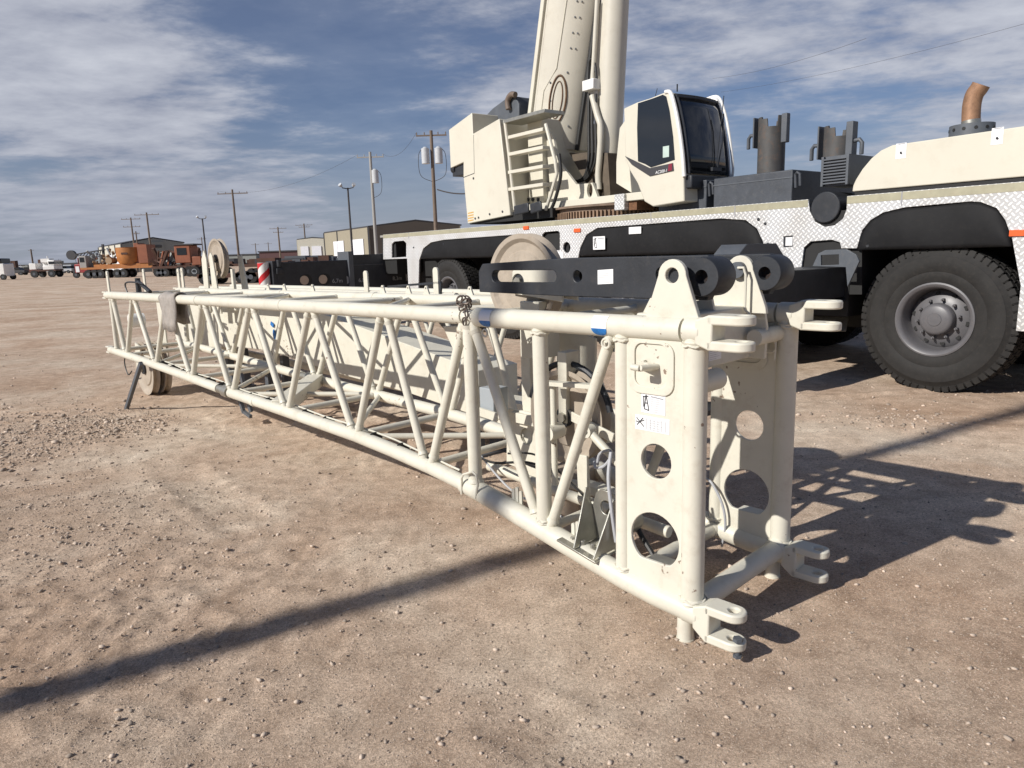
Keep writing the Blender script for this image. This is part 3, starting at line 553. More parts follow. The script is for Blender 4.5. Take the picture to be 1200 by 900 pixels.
# prop leg at the far end
b = MB(); b.obox((JF.pl(166,432,-.06).x,-.06,bz(-6.9)-.02), (JF.pl(147,473,-.06).x,-.06,.0), .035,.045); b.build('prop_leg', GREYS, jib, bevel=.003)
b = MB(); b.obox((-5.6,.5,bz(-5.6)), (-5.35,.5,.12), .03,.04); b.obox((-5.36,.5,.13),(-5.2,.5,.10), .03,.03); b.obox((-5.1,.4,bz(-5.2)), (-4.95,.4,.20), .025,.05); b.build('stowed_leg', GREYS, jib)
# plate across the bottom face
b = MB(); b.add([q(280,450,.05)], []) if 0 else None; b.obox((-3.55,.03,bz(-3.6)+.01), (-4.28,W-.05,bz(-4.2)+.02), .14, .10); b.build('cross_box', CREAM, jib, bevel=.004)

# sheaves
def sheave(parent, c, r, th, ax=(0,1,0), m=SHEAVE, name='sheave'):
    b = MB(); h = th/2
    b.lathe([(r*.2,-h*.8),(r*.62,-h*.8),(r*.66,-h*.45),(r*.82,-h*.5),(r*.90,-h),(r,-h),(r*.985,-h*.75),(r*.88,0),(r*.985,h*.75),(r,h),(r*.90,h),(r*.82,h*.5),(r*.66,h*.45),(r*.62,h*.8),(r*.2,h*.8),(r*.2,-h*.8)], c, ax, 56)
    o = b.build(name, m, parent); a = V(ax).normalized(); c = V(c)
    b = MB(); b.tube(c-a*(h*1.35), c+a*(h*1.35), r*.21, n=28); b.build('bearing', BLACKS, o)
    b = MB(); b.tube(c-a*(h*1.9), c+a*(h*1.9), r*.11, n=6); b.build('axle_nut', GALV, o)
    return o
# head sheave on top of the jib
hs = thing('head_sheave_block', 'large tan rope sheave standing on the jib top behind the slotted black bar', 'sheave', JF.O, JF.ang)
c = q(616,330,.42); sheave(hs, (c.x,.42,c.z), .258, .075)
b = MB(); 
b.plate([(c.x-.06,c.z-.06),(c.x+.32,c.z-.10),(c.x+.32,c.z+.10),(c.x+.05,c.z+.095),(c.x-.04,c.z+.06)], [circ(c.x,c.z,.045,20)], XZ(.36), (0,.012,0)); b.build('cheek_plate', CREAM, hs, bevel=.003)
b = MB(); b.plate([(c.x-.06,c.z-.06),(c.x+.32,c.z-.10),(c.x+.32,c.z+.10),(c.x+.05,c.z+.095),(c.x-.04,c.z+.06)], [], XZ(.48), (0,.012,0)); b.build('cheek_plate', CREAM, hs, bevel=.003)
b = MB(); b.obox((c.x+.1,.42,c.z-.1), (c.x+.1,.42,TOPZ-.25), .16,.14, (1,0,0)); b.obox((c.x+.30,.42,c.z+.08),(c.x+.62,.42,c.z+.06), .12,.03); b.build('bracket', CREAM, hs, bevel=.004)
# inner sheave
isv = thing('guide_sheave', 'cream rope sheave hanging inside the near bay of the lattice', 'sheave', JF.O, JF.ang)
c = q(667,487,.34); sheave(isv, (c.x,.34,c.z), .245, .07); b = MB(); b.box((c.x-.03,.29,c.z-.03),(c.x+.03,.39,c.z+.34)); b.obox((c.x+.12,.30,c.z-.18),(c.x+.13,.30,c.z-.40), .02,.07); b.obox((c.x+.02,.30,c.z+.02),(c.x+.32,.30,c.z-.06), .014,.05); b.build('hanger', CREAM, isv, bevel=.004)
b = MB(); b.path([(c.x+.275*math.cos(a), .34, c.z+.275*math.sin(a)) for a in np.linspace(.2,2.9,20)], .016, 8); b.build('rope_guard', BLACKS, isv)
# upright sheave pair on the box jib (positions further along)
us = thing('upright_sheave', 'tan twin flanged rope sheave standing upright on posts above the far jib', 'sheave', JF.O, JF.ang)
uw = 1.0; c = q(256,303,uw); sheave(us, (c.x,uw,c.z), .225, .06)
b = MB(); b.plate([(c.x-.05,c.z-.62),(c.x+.14,c.z-.62),(c.x+.045,c.z+.03),(c.x,c.z+.07),(c.x-.045,c.z+.03)], [], XZ(uw-.09), (0,.018,0)); b.build('post', CREAM, us, bevel=.004)
b = MB(); b.plate([(c.x-.25,c.z-.62),(c.x-.12,c.z-.62),(c.x-.08,c.z+.0),(c.x-.13,c.z+.10),(c.x-.22,c.z+.0)], [], XZ(uw-.11), (0,.018,0)); b.build('post', CREAM, us, bevel=.004)
b = MB(); b.plate([(c.x+.02,c.z-.62),(c.x+.20,c.z-.62),(c.x+.06,c.z+.03),(c.x-.04,c.z+.03)], [], XZ(uw+.24), (0,.018,0)); b.build('post', CREAM, us, bevel=.004)
b = MB(); x0 = c.x; b.obox((x0+.35,uw,c.z-.58),(x0+.35,uw,c.z-.12), .03,.05,(1,0,0)); b.obox((x0+.35,uw,c.z-.35),(x0+.17,uw,c.z-.35),.02,.02); b.obox((x0+.17,uw,c.z-.36),(x0+.15,uw,c.z-.58), .02,.02); b.build('rope_retainer', CREAM, us)
# low wheels at the far end
lw = thing('end_sheave_pair', 'pair of pale sheave wheels hanging low at the far end of the jib', 'sheave', JF.O, JF.ang)
for dw in (0, .13): 
    c = q(172,428,.42); sheave(lw, (c.x+dw*.2,.42+dw,.34), .33, .08)
b = MB(); b.plate([(c.x-.15,.33),(c.x-.02,.30),(c.x+.08,.62),(c.x-.10,.66)], [], XZ(.345), (0,.015,0)); b.build('cheek_plate', CREAM, lw); b = MB(); b.plate([(c.x-.1,.30),(c.x+.1,.30),(c.x+.1,1.2),(c.x-.1,1.2)], [], XZ(.65), (0,.015,0)); b.build('cheek_plate', CREAM, lw)
b = MB(); b.path(sm([(c.x-.3,.3,.55),(c.x-.38,.28,.4),(c.x-.30,.28,.25),(c.x-.2,.3,.3)]), .008, 6); b.build('rope_end', BCABLE, lw)
b = MB(); d_ = q(166,330,.35); b.path(sm([q(150,345,.3),q(147,332,.3),q(160,331,.3),q(168,333,.3)]), .01,6); b.tube(q(161,326,.35), q(163,343,.35), .03, n=10); b.tube(q(162,330,.35), q(176,342,.35), .022, n=10); b.build('winch_crank', BLACKS, lw)
b = MB(); d0 = q(152,376,.35); b.tube(d0, d0+V((0,.16,0)), .085, n=20); b.build('hose_reel', WHITEP, lw)

# worn mat strapped over the chord
b = MB(); xa, xb = JF.pl(188,352,-.05).x, JF.pl(205,352,-.05).x; n = 12; vs = []
rows = [(W*0-.062, 1.00-.02)] ; prof = [(-.062,.98),(-.066,1.06),(-.060,1.16),(-.062,1.25)] + [(-.062*math.cos(a), TOPZ-.01+.060*math.sin(a)) for a in np.linspace(.1,PI-.1,9)] + [(.064,1.24),(.060,1.14),(.066,1.04)]
for i, (y, z) in enumerate(prof):
    for j in range(6): u = j/5; vs.append((xa+(xb-xa)*u+.012*math.sin(i*1.3+j), y+.008*math.sin(j*2.1+i), z+.010*math.sin(j*1.7)))
b.add(vs, [(i*6+j,i*6+j+1,(i+1)*6+j+1,(i+1)*6+j) for i in range(len(prof)-1) for j in range(5)])
o = b.build('hanging_mat', MATT, None); o.location = JF.O; o.rotation_euler = (0,0,JF.ang); s_ = o.modifiers.new('s','SOLIDIFY'); s_.thickness = .012
tag(o, 'worn grey mat draped over the upper chord near the far end', 'mat')
# chain round the joint
b = MB(); R = random.Random(4)
for i in range(16):
    a = i*.8; c0 = V((-1.27+.03*math.sin(i*1.9), -.052*math.cos(a*.6)-.01, TOPZ+.01+.085*math.cos(i*.55))); u = V((R.uniform(-1,1),R.uniform(-.4,.4),R.uniform(-1,1))).normalized(); w_ = u.cross(V((0,1,.3))).normalized()
    b.path([c0+u*.024*math.cos(t)+w_*.013*math.sin(t) for t in np.linspace(0,2*PI,11)[:-1]], .0045, 6, closed=True)
o = b.build('chain', mat('chain_steel',(.16,.13,.11),.5,metal=.6), None); o.location = JF.O; o.rotation_euler = (0,0,JF.ang); tag(o, 'rusty chain bunched round the joint of the upper chord', 'chain')

# black link bars on top
def boss(b, x, y0, y1, z, r, hr):
    b.lathe([(hr,y0),(r*.93,y0),(r,y0+.012),(r,y1-.012),(r*.93,y1),(hr,y1),(hr,y0)], (x,0,z), (0,1,0), 32)
def link_bar(label, w, xn, xf, zc, rr, slotted=True):
    t = thing('link_bar', label, 'link bar', JF.O, JF.ang, 'black steel link bars lying on the jib head')
    b = MB(); th = .045; h = .082; xs = xf+.60
    out = [(xf,zc-h),(xs,zc-h-.01),(xn,zc-h-.01),(xn+.03,zc-.03),(xn+.03,zc+.05),(xn,zc+h),(xs,zc+h+.0),(xf+.03,zc+h-.02),(xf,zc+h-.06)]
    ho = [rnd(xf+.10,zc-.030,xs-.06,zc+.028,.028), circ(xs+.07,zc,.026,20), circ(xn-.20,zc+.01,.03,20)] if slotted else [circ(xn-.20,zc+.01,.03,20)]
    b.plate(out, ho, XZ(w), (0,th,0)); b.build('bar', BLACKS, t, bevel=.004)
    b = MB(); boss(b, xn-.20, w-.012, w+th+.012, zc+.01, .062, .030); b.build('boss', BLACKS, t)
    b = MB(); boss(b, xn, w-.045, w+th+.045, zc, rr, .028); b.mat(1).tube((xn,w+.0,zc),(xn,w+.02,zc), .0275, n=20); b.build('pivot_boss', [BLACKS, RUST], t)
    return t
c1 = q(829,324,.10); c2 = q(909,319,.66); xf = q(562,350,.10).x
lb = link_bar('slotted black steel link bar with white torn label, nearest above the chord', .10, c1.x, xf, c1.z, .077)
decal('torn_label', lb, (q(701,342,.1).x,.0985,c1.z-.035), (.085,0,.004), (0,0,.062), (0,-1,0), 6, 9, 3)
lb2 = link_bar('plain black steel link bar behind the slotted one, beside the pinned lug', .60, c2.x, c2.x-1.0, c2.z, .077, False)

# ================================================================ BOX JIB lying beyond
bj = thing('box_jib', 'tapered cream box beam jib lying directly behind the lattice jib', 'crane jib', JF.O, JF.ang)
bw = 1.12; P = lambda px, py: (JF.pl(px,py,bw).x, JF.pl(px,py,bw).z)
pts = [P(562,489), P(480,461), P(400,439), P(315,411), P(283,407), P(208,407)]
top = [(P(208,407)[0], 1.24), (P(300,360)[0], 1.24), (P(380,372)[0], 1.07), P(440,390), P(560,434)]
b = MB(); b.plate(pts+top, [], XZ(bw), (0,.42,0)); b.build('beam', CREAM, bj, bevel=.006)
b = MB(); xs = P(560,434)[0]
for px in (340,365,392,420): 
    c = P(px,375); b.obox((c[0],bw-.0,1.10),(c[0]+.22,bw+.42,1.03), .05,.012)
b.build('stiffener', CREAM, bj)
b = MB(); e = P(560,434); b.plate([(e[0]-.1,.22),(e[0]+.75,.30),(e[0]+.85,.50),(e[0]-.1,.50)], [], XZ(bw+.1), (0,.22,0)); b.build('nose_beam', CREAM, bj, bevel=.005)
for x in (P(255,400)[0], P(300,400)[0], P(545,480)[0]): b = MB(); b.box((x-.04,bw+.08,0),(x+.04,bw+.16,.5)); b.box((x-.04,bw+.28,0),(x+.04,bw+.36,.5)); b.box((x-.09,bw+.04,0),(x+.09,bw+.40,.03)); b.build('support_leg', GREYS, bj)
for k in (0, 1):
    b = MB(); w2 = 1.60+k*.45
    b.tube((JF.pl(565,343,1.9).x,w2,1.235), (-9.0,w2,1.235), .036, n=16); b.build('rail_tube', CREAM, bj)
    b = MB(); b.tube((-1.8,w2,.30), (-9.0,w2,.42), .045, n=16); b.build('lower_tube', CREAM, bj)
    xs = np.arange(-2.6,-9,-.95)
    for i, x in enumerate(xs):
        b = MB(); b.tube((x,w2,1.235),(x-.42,w2,.33+.01*i), .022, n=10); b.tube((x,w2,1.235),(x+.42,w2,.33+.01*i), .022, n=10); b.build('brace', CREAM, bj)
    for x in (-3,-8):
        b = MB(); b.box((x-.08,w2-.06,0),(x+.08,w2+.06,.27)); b.build('support_foot', WOOD, bj, label='timber block under the rear frame')
for px, py in ((433,317),(515,313)):
    c = JF.pl(px, 340, 1.60); t_ = JF.pl(px, py, 1.60); b = MB(); b.plate(rnd(c.x-.035,1.22,c.x+.035,t_.z,.033), [], XZ(1.56), (0,.018,0)); b.build('upright_tab', CREAM, bj, bevel=.002)
c = JF.pl(215,340,1.6)
for px, wq in ((170,1.3),(215,1.6)):
    c = JF.pl(px,340,wq); b = MB(); b.plate(rnd(c.x-.04,1.15,c.x+.04,1.53,.035), [circ(c.x,1.47,.012,10)], XZ(wq), (0,.018,0)); b.build('upright_tab', CREAM, bj)
b = MB(); b.obox(JF.pl(455,336,1.57), JF.pl(517,331,1.57), .02,.02); b.obox(JF.pl(517,331,1.57), JF.pl(516,344,1.57), .02,.02); b.build('locking_rod', BLACKS, bj)
b = MB(); c = JF.pl(320,392,bw-.03); b.plate(circ(c.x,c.z,.028,16,.055), [], XZ(bw-.02), (0,.006,0)); b.obox((c.x-.06,bw-.015,c.z+.12),(c.x,bw-.015,c.z+.09), .008,.04); b.build('blue_tag', BLUE, bj)
# wood blocks
def wood_block(label, px, py, Y, w, d, h, rz, z=0, loc=None):
    m = mat('grained_timber', (.40,.33,.26), .8, var=.25, scale=10, bump=.3)
    p = loc if loc is not None else at(px, py, Y); b = MB(); b.box((-w/2,-d/2,0),(w/2,d/2,h)); 
    o = b.build('timber_block', m, None, bevel=.012); o.location = (p.x, p.y, z); o.rotation_euler = (0,0,rz); return tag(o, label, 'timber block', 'timber blocks under and behind the jibs')
g = JF.pl(487,397,2.75); p = JF.O+JF.X*g.x+JF.Y*2.75
wood_block('grey timber block standing behind the jibs below the rear crane wheel', 0,0,0, .30,.30,.42, .1, loc=p)
p = JF.O+JF.X*(-1.15)+JF.Y*.62; wood_block('striped brown timber block lying inside the lattice below the grey junction box', 0,0,0, .22,.34,.36, JF.ang+.3, loc=p)
p = JF.O+JF.X*(-1.55)+JF.Y*1.0; wood_block('weathered timber block at the end of the box jib', 0,0,0, .14,.5,.26, JF.ang+.2, loc=p)

# ================================================================ MOBILE CRANE
cr = thing('mobile_crane', 'large cream five axle mobile crane with raised boom behind the jibs', 'crane', TF.O, TF.ang)
T = lambda px, py, v=0: TF.pl(px, py, v)
T2 = lambda px, py, v=0: (TF.pl(px, py, v).x, TF.pl(px, py, v).z)
DZ = 2.10; XR = 2.7
pan = [T2(449,276)] + [(x, DZ) for x in (-9,-6,-3)] + [T2(947,234.8), T2(949,248), T2(955,260), T2(966,266), T2(978,264), T2(988,256), T2(992,245), T2(992.5,230.6), (0,DZ), (XR,DZ), (XR,.7), (.68,.7)]
pan[0] = (pan[0][0], DZ); pan[4] = (pan[4][0], DZ); pan[11] = (pan[11][0], DZ)
arch3 = [(1196,335),(1186,280),(1178,258),(1168,244),(1150,237),(1138,236),(1060,243),(1035,249),(1020,258),(1010,270),(1004,291)]
arch2 = [(897,300),(894,283),(887,268),(874,258),(845,256),(700,267),(687,275),(680,290),(675,312)]
arch1 = [(632,314),(626,292),(618,279),(604,275),(520,281),(505,284),(496,291),(491,305),(490,345)]
pan += [T2(*p) for p in arch3] + [T2(986,291),T2(984,284),T2(975,281),T2(950,283),T2(942,290),T2(939,313),T2(905,316)] + [T2(*p) for p in arch2] + [T2(652,316)] + [T2(*p) for p in arch1] + [T2(479,345), T2(477,303), T2(449,304)]
h1 = [T2(*p) for p in ((459,286),(462,283),(473,282),(476,285),(476,301),(459,302))]
h2 = [T2(*p) for p in ((635,275),(638,272),(654,270.5),(656,273),(656,293),(637,295))]
b = MB(); b.plate(pan, [h1, h2, circ(*T2(664,290), .09, 16, .09), circ(*T2(923,283), .085, 4, .085) if 0 else [T2(918,277),T2(929,276),T2(929,289),T2(918,290)]], XZ(0), (0,.03,0)); b.build('side_panel', CHECK, cr, smooth=False, bevel=.004)
b = MB(); b.box((T2(449,276)[0],-.003,DZ-.085),(T2(947,235)[0],.0,DZ-.005)); b.box((T2(993,230)[0],-.003,DZ-.085),(XR,.0,DZ-.005)); b.build('trim_strip', OLIV, cr, smooth=False)
b = MB()
for px in (478,763,861,1055): x = T2(px,260)[0]; b.box((x-.006,-.004,1.96),(x+.006,-.0005,DZ))
b.build('panel_seam', PRINT, cr, smooth=False)
b = MB(); b.box((-12.3,.03,DZ-.06),(T2(945,240)[0],3.0,DZ-.012)); b.box((T2(945,240)[0],.95,DZ-.06),(T2(993,240)[0],3.0,DZ-.012)); b.box((T2(993,240)[0],.03,DZ-.06),(XR,3.0,DZ-.012)); b.build('deck', DECK, cr)
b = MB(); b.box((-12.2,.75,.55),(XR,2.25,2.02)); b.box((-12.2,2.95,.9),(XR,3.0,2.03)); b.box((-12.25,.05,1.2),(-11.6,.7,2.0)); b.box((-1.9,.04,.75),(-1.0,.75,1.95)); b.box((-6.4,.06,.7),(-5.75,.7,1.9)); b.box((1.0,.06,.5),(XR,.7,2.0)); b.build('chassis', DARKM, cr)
b = MB(); c = T2(923,283); b.box((c[0]-.08,.01,c[1]-.08),(c[0]+.08,.06,c[1]+.08)); b.mat(1).box((c[0]-.03,.004,c[1]-.05),(c[0]+.06,.012,c[1]+.05)); b.build('marker_lamp', [BLACKS, LABEL], cr)
for px, py in ((617,267),(677,270),(1194,273)):
    c = T2(px,py); b = MB(); b.box((c[0]-.075,-.02,c[1]-.03),(c[0]+.075,-.001,c[1]+.03)); b.build('side_reflector', ORNG, cr, bevel=.004)
b = MB(); c = T2(1188,275)
for px, py in ((889,257),(897,262),(1185,276),(900,286),(520,286),(485,290),(1017,288)): c = T2(px,py); b = MB(); b.tube((c[0],-.012,c[1]),(c[0],.0,c[1]), .018, n=8); b.build('bolt', BLACKS, cr)
# fenders: bulged rubber bands filling the arches
def fender(arch, zl):
    P_ = sorted([T2(*p) for p in arch]); P_ = [p for p in P_ if p[1] > zl-.05]; xs_ = [p[0] for p in P_]; zs_ = [p[1] for p in P_]; b = MB(); nx_ = 40; nz = 10; vs = []
    for i in range(nx_+1):
        x = xs_[0]+(xs_[-1]-xs_[0])*i/nx_; zt = max(zl+.02, float(np.interp(x, xs_, zs_))-.004)
        for j in range(nz+1):
            t = j/nz; z = zl+(zt-zl)*t; y = .02-.040*math.sin(PI*min(1, (1-t)*.75+.0))**1.0*min(1,(zt-zl)/.2)+.006*math.sin(x*7+t*3); vs.append((x, y, z))
    b.add(vs, [(i*(nz+1)+j,(i+1)*(nz+1)+j,(i+1)*(nz+1)+j+1,i*(nz+1)+j+1) for i in range(nx_) for j in range(nz)])
    o = b.build('fender', FEND, cr); s = o.modifiers.new('s','SOLIDIFY'); s.thickness = .02; s.offset = -1; return o
f3 = fender(arch3, 1.50); f2 = fender(arch2, 1.50); f1 = fender(arch1, 1.52)
decal('warning_label', cr, T(695,282,-.062)+V((0,0,-.14)), (.26,0,0), (0,0,.20), (0,-1,0), 6, 12, 0); decal('warning_label', cr, T(737,272,-.03)+V((0,0,-.03)), (.24,0,0), (0,0,.10), (0,-1,0), 3, 13, 3)
decal('warning_label', cr, T(655,300,-.004)+V((-.05,0,-.05)), (.16,0,0), (0,0,.12), (0,-1,0), 5, 14, 3)
# wheels
def make_wheel():
    w = MB(); n = 72
    w.lathe([(.375,.05),(.392,.018),(.43,.006),(.47,.000),(.50,.004),(.505,.000),(.60,-.004),(.66,.004),(.665,.010),(.70,.022),(.735,.05),(.742,.08),(.742,.38),(.73,.41),(.66,.45),(.55,.46),(.40,.44),(.375,.40)], (0,0,0), (0,1,0), n)
    for k in range(60):
        a = 2*PI*k/60; 
        for (y0, y1, off, dl, r0) in ((.028,.115,0,.030,.705),(.135,.215,.5,.032,.735),(.235,.315,0,.032,.735),(.335,.425,.5,.030,.712)):
            A = a+off*2*PI/60; e = V((math.cos(A),0,math.sin(A))); t_ = V((-math.sin(A),0,math.cos(A))); q_ = []
            sk = .012 if y0 in (.135,) else -.012
            for (rr, yy) in ((r0,y0),(r0,y1),(.770,y1-(.012 if y0>.3 else 0)),(.770,y0+(.014 if y0<.1 else 0))):
                for s in (-1,1): q_.append(e*rr + t_*s*dl + V((0,yy,0)) + t_*(sk if yy in (y1,) else 0))
            w.add(q_, [(0,1,3,2),(2,3,5,4),(4,5,7,6),(6,7,1,0),(0,2,4,6),(1,7,5,3)])
    for k in range(60):      # shoulder grooves on the sidewall edge
        A = 2*PI*(k+.5)/60; e = V((math.cos(A),0,math.sin(A))); w.obox(e*.715+V((0,.020,0)), e*.752+V((0,.052,0)), .012,.012)
    t = w.build('tyre', RUBB, None)
    r = MB(); r.lathe([(.392,.03),(.388,.010),(.372,.006),(.350,.016),(.338,.030),(.330,.045),(.322,.12),(.315,.20),(.31,.22)], (0,0,0), (0,1,0), 56)
    r.lathe([(.31,.22),(.30,.205),(.27,.19),(.24,.165),(.165,.15)], (0,0,0), (0,1,0), 56); rim = r.build('rim', RIMM, None)
    h = MB(); h.lathe([(.17,.13),(.165,.075),(.155,.055),(.13,.042),(.07,.036),(.065,.030),(0.001,.028)], (0,0,0), (0,1,0), 40)
    for k in range(10):
        A = 2*PI*k/10+.15; c = V((math.cos(A)*.205,0,math.sin(A)*.205)); h.tube(c+V((0,.16,0)), c+V((0,.11,0)), .017, n=6)
        h.tube(c+V((0,.12,0)), c+V((0,.09,0)), .009, n=8)
    h.mat(1)
    for k in range(10):
        A = 2*PI*(k+.5)/10+.15; c = V((math.cos(A)*.262,0,math.sin(A)*.262)); h.tube(c+V((0,.19,0)), c+V((0,.176,0)), .024, n=12)
    hub = h.build('hub', [RIMM, DARKM], None)
    return t, rim, hub
t_, r_, h_ = make_wheel()
WX = [-.07,-2.77,-4.64,-7.45,-9.42]; first = True
for side in (0, 1):
    for i, x in enumerate(WX):
        wo = bpy.data.objects.new('wheel', None); col.objects.link(wo); wo.parent = cr
        wo.location = (x, -.0 if side == 0 else 2.95, .765); wo.rotation_euler = (0, i*.37, PI if side else 0)
        for s in (t_, r_, h_):
            c = s if first else s.copy()
            if not first: col.objects.link(c)
            c.parent = wo
        first = False
# engine hood
hp = [T2(998,226),(T2(998,226)[0],2.14)]
hood = [(T2(998,224)[0],2.145)] + [T2(*p) for p in ((999,218),(1003,209),(1010,198),(1020,186),(1032,176),(1045,170))] + [T2(1200,147.5), (2.2,2.66),(2.7,2.66),(2.7,2.145)]
b = MB(); b.plate(hood, [], XZ(.01), (0,2.97,0)); b.build('engine_hood', CREAM2, cr, bevel=.012)
b = MB(); b.box((T2(998,224)[0]+.02,.03,2.09),(2.68,2.9,2.15)); b.build('hood_gap', DARKM, cr)
decal('warning_label', cr, V((T2(1050,168)[0],.009,T2(1050,184)[1]-.02)), (.105,0,.0), (0,0,.155), (0,-1,0), 2, 15, 2); decal('warning_label', cr, V((T2(1162,152)[0],.009,T2(1162,170)[1]-.0)), (.10,0,.0), (0,0,.155), (0,-1,0), 2, 16, 2)
ev = .75; E = lambda px, py: T(px, py, ev)
b = MB(); c = E(1139,150); zc = 2.62; b.tube((c.x,ev,2.6),(c.x,ev,c.z+.03), .21, n=28)
for k in range(12): A = 2*PI*k/12; b.mat(1).tube((c.x+.2*math.cos(A),ev+.2*math.sin(A),c.z-.02),(c.x+.213*math.cos(A),ev+.213*math.sin(A),c.z-.02), .018, n=8)
b.build('exhaust_shroud', [GREYS, DARKM], cr)
b = MB(); pp = sm([E(1138,146),E(1138,135),E(1139,122),E(1142,111),E(1147,104),E(1150,99)]); b.path(pp, .088, 20); b.build('exhaust_pipe', RUSTP, cr)
b = MB(); b.path(pp[:4], .092, 20); b.build('exhaust_clamp', GALV, cr)
# air tank in the notch, intake louvre
b = MB(); c = T(970,243,.06); b.tube((c.x,.0,c.z),(c.x,.9,c.z), .175, n=32); b.build('air_tank', BLACKS, cr, bevel=.01)
b = MB(); a0, a1 = T(961,219,.1), T(995,180,.1); b.box((a0.x,.14,a0.z),(a1.x,.7,a1.z))
for k in range(9): z = a0.z+.03+(a1.z-a0.z-.05)*k/8.5; b.obox((a0.x+.02,.125,z),(a1.x-.02,.125,z), .05,.018)
b.box((a0.x,.10,a0.z),(a0.x+.03,.14,a1.z)); b.box((a1.x-.03,.10,a0.z),(a1.x,.14,a1.z)); b.build('intake_louvre', GREYS, cr, bevel=.003)
b = MB(); c = T(998,200,.9); b.tube((c.x-.1,.8,2.45),(c.x+.12,.8,2.45), .16, n=20); b.build('filter_drum', DARKM, cr)
# guide posts
def guide(pxc, pyt, pyb, v, r, hooks, nm='guide_post'):
    c = T(pxc, pyb, v); zt = T(pxc, pyt, v).z; zb = c.z-.05; b = MB(); n = 96; c = V((c.x, v, 0))
    # open tube whose rim is notched
    vs = []; 
    for i in range(n):
        a = 2*PI*i/n; hgt = zt - (.13 if (i % 48) in range(28,40) else (.03 if (i % 48) in range(20,28) else 0))
        for R_ in (r, r*.86):
            vs += [c+V((R_*math.cos(a),R_*math.sin(a),zb)), c+V((R_*math.cos(a),R_*math.sin(a),hgt))]
    fs = []
    for i in range(n):
        j = (i+1) % n; fs += [(4*i,4*j,4*j+1,4*i+1),(4*i+2,4*i+3,4*j+3,4*j+2),(4*i+1,4*j+1,4*j+3,4*i+3)]
    b.add(vs, fs); o = b.build(nm, mat('weathered_steel',(.07,.068,.066),.6,var=.3,dirt=.7,dirtc=(.16,.09,.055),scale=5), cr)
    for sx_, dz in hooks:
        b = MB(); b.box((c.x+sx_*r*1.0-.03,v-.10,zt-.36),(c.x+sx_*r*1.0+.05*sx_,v+.02,zt+.02)); b.path([c+V((sx_*(r+.03),-.05,zt-.20)),c+V((sx_*(r+.11),-.05,zt-.19)),c+V((sx_*(r+.14),-.05,zt-.23)),c+V((sx_*(r+.14),-.05,zt-.36))], .025, 8); b.build('hook', GREYS, o, bevel=.006)
guide(903, 138, 203, .6, .17, ((-1,0),)); guide(982, 148, 182, .45, .165, ((-1,0),(1,0)))
b = MB(); c = T(919,150,.5); b.box((c.x-.01,.44,c.z-.18),(c.x+.07,.52,c.z+.17)); b.build('guide_rail', GREYS, cr, bevel=.01)
# ballast slabs resting on the deck
def ballast(label, xa, xb, za, zb, v0, v1):
    t = thing('ballast_slab', label, 'counterweight', TF.O, TF.ang, 'dark steel ballast blocks on the crane deck')
    b = MB(); b.box((xa,v0,za),(xb,v1,zb)); b.build('block', BALM, t, bevel=.012)
    b = MB(); b.box((xa-.003,v0-.006,zb-.10),(xb+.003,v0-.0,zb-.085)); b.build('weld_seam', GREYS, t)
    b = MB(); b.path([(xb+.02,v0+.05,zb-.22),(xb+.02,v0+.03,zb-.06),(xb+.05,v0+.02,zb-.04),(xb+.08,v0+.03,zb-.06),(xb+.08,v0+.05,zb-.2)], .02, 8); b.build('lifting_eye', BALM, t)
vb = .35; xa, xm, xb = T2(772,216,vb)[0], T2(828,212,vb)[0], T2(929,199,vb)[0]
ballast('dark grey ballast block on the crane deck, the one beside the operator cab', xa, xm, 2.10, 2.50, vb, 2.6)
ballast('dark grey ballast block on the crane deck, the one under the tall guide post', xm+.12, xb, 2.10, 2.50, vb, 2.6)
# turntable
b = MB(); tx, tv = -5.95, 1.5; b.lathe([(.9,2.14),(1.12,2.14),(1.12,2.30),(.9,2.30)], (tx,tv,0), (0,0,1), 64); b.mat(1)
for k in range(110): A = 2*PI*k/110; e = V((math.cos(A),math.sin(A),0)); b.obox(V((tx,tv,2.17))+e*1.12, V((tx,tv,2.17))+e*1.17, .030,.13)
b.mat(0); b.lathe([(.85,2.30),(1.20,2.30),(1.20,2.335),(.85,2.335)], (tx,tv,0), (0,0,1), 64); b.build('slewing_ring', [mat('ring_rust',(.20,.14,.10),.7,var=.3), mat('ring_teeth',(.26,.17,.11),.6,metal=.3,var=.3)], cr)
b = MB(); b.box((-9.0,.55,2.34),(-4.1,2.45,2.46)); b.build('slew_platform', CREAM2, cr, bevel=.01)
# engine housing left
hv = .28; H2 = lambda px, py: T2(px, py, hv)
pl = [H2(*p) for p in ((526,152),(553,132),(554,157),(585,139),(598,252),(548,262),(543,207),(543,190),(528,197))]
b = MB(); b.plate(pl, [], XZ(hv), (0,2.3,0)); b.build('machinery_housing', CREAM2, cr, bevel=.012)
b = MB(); c, d = H2(562,160), H2(573,258); b.box((c[0]-.004,hv-.003,H2(554,207)[1]),(c[0]+.004,hv,c[1])) if 0 else None
m0, m1 = H2(543,208), H2(556,203); b.obox((m0[0],hv-.001,m0[1]),(m1[0],hv-.001,m1[1]), .006,.012); m0, m1 = H2(556,203), H2(555,158); b.obox((m0[0],hv-.001,m0[1]),(m1[0],hv-.001,m1[1]), .006,.006)
for px, py in ((557,256),(561,255),(574,251),(589,248),(555,209)): c = H2(px,py); b.tube((c[0],hv-.01,c[1]),(c[0],hv+.0,c[1]), .022, n=8)
b.build('panel_gap', INK, cr)
b = MB()
for k in range(4): a_, c_ = H2(548.5,250+3*k), H2(555,248.5+3*k); b.obox((a_[0],hv-.002,a_[1]),(c_[0],hv-.002,c_[1]), .004,.022)
b.build('hazard_marking', STRIPE, cr)
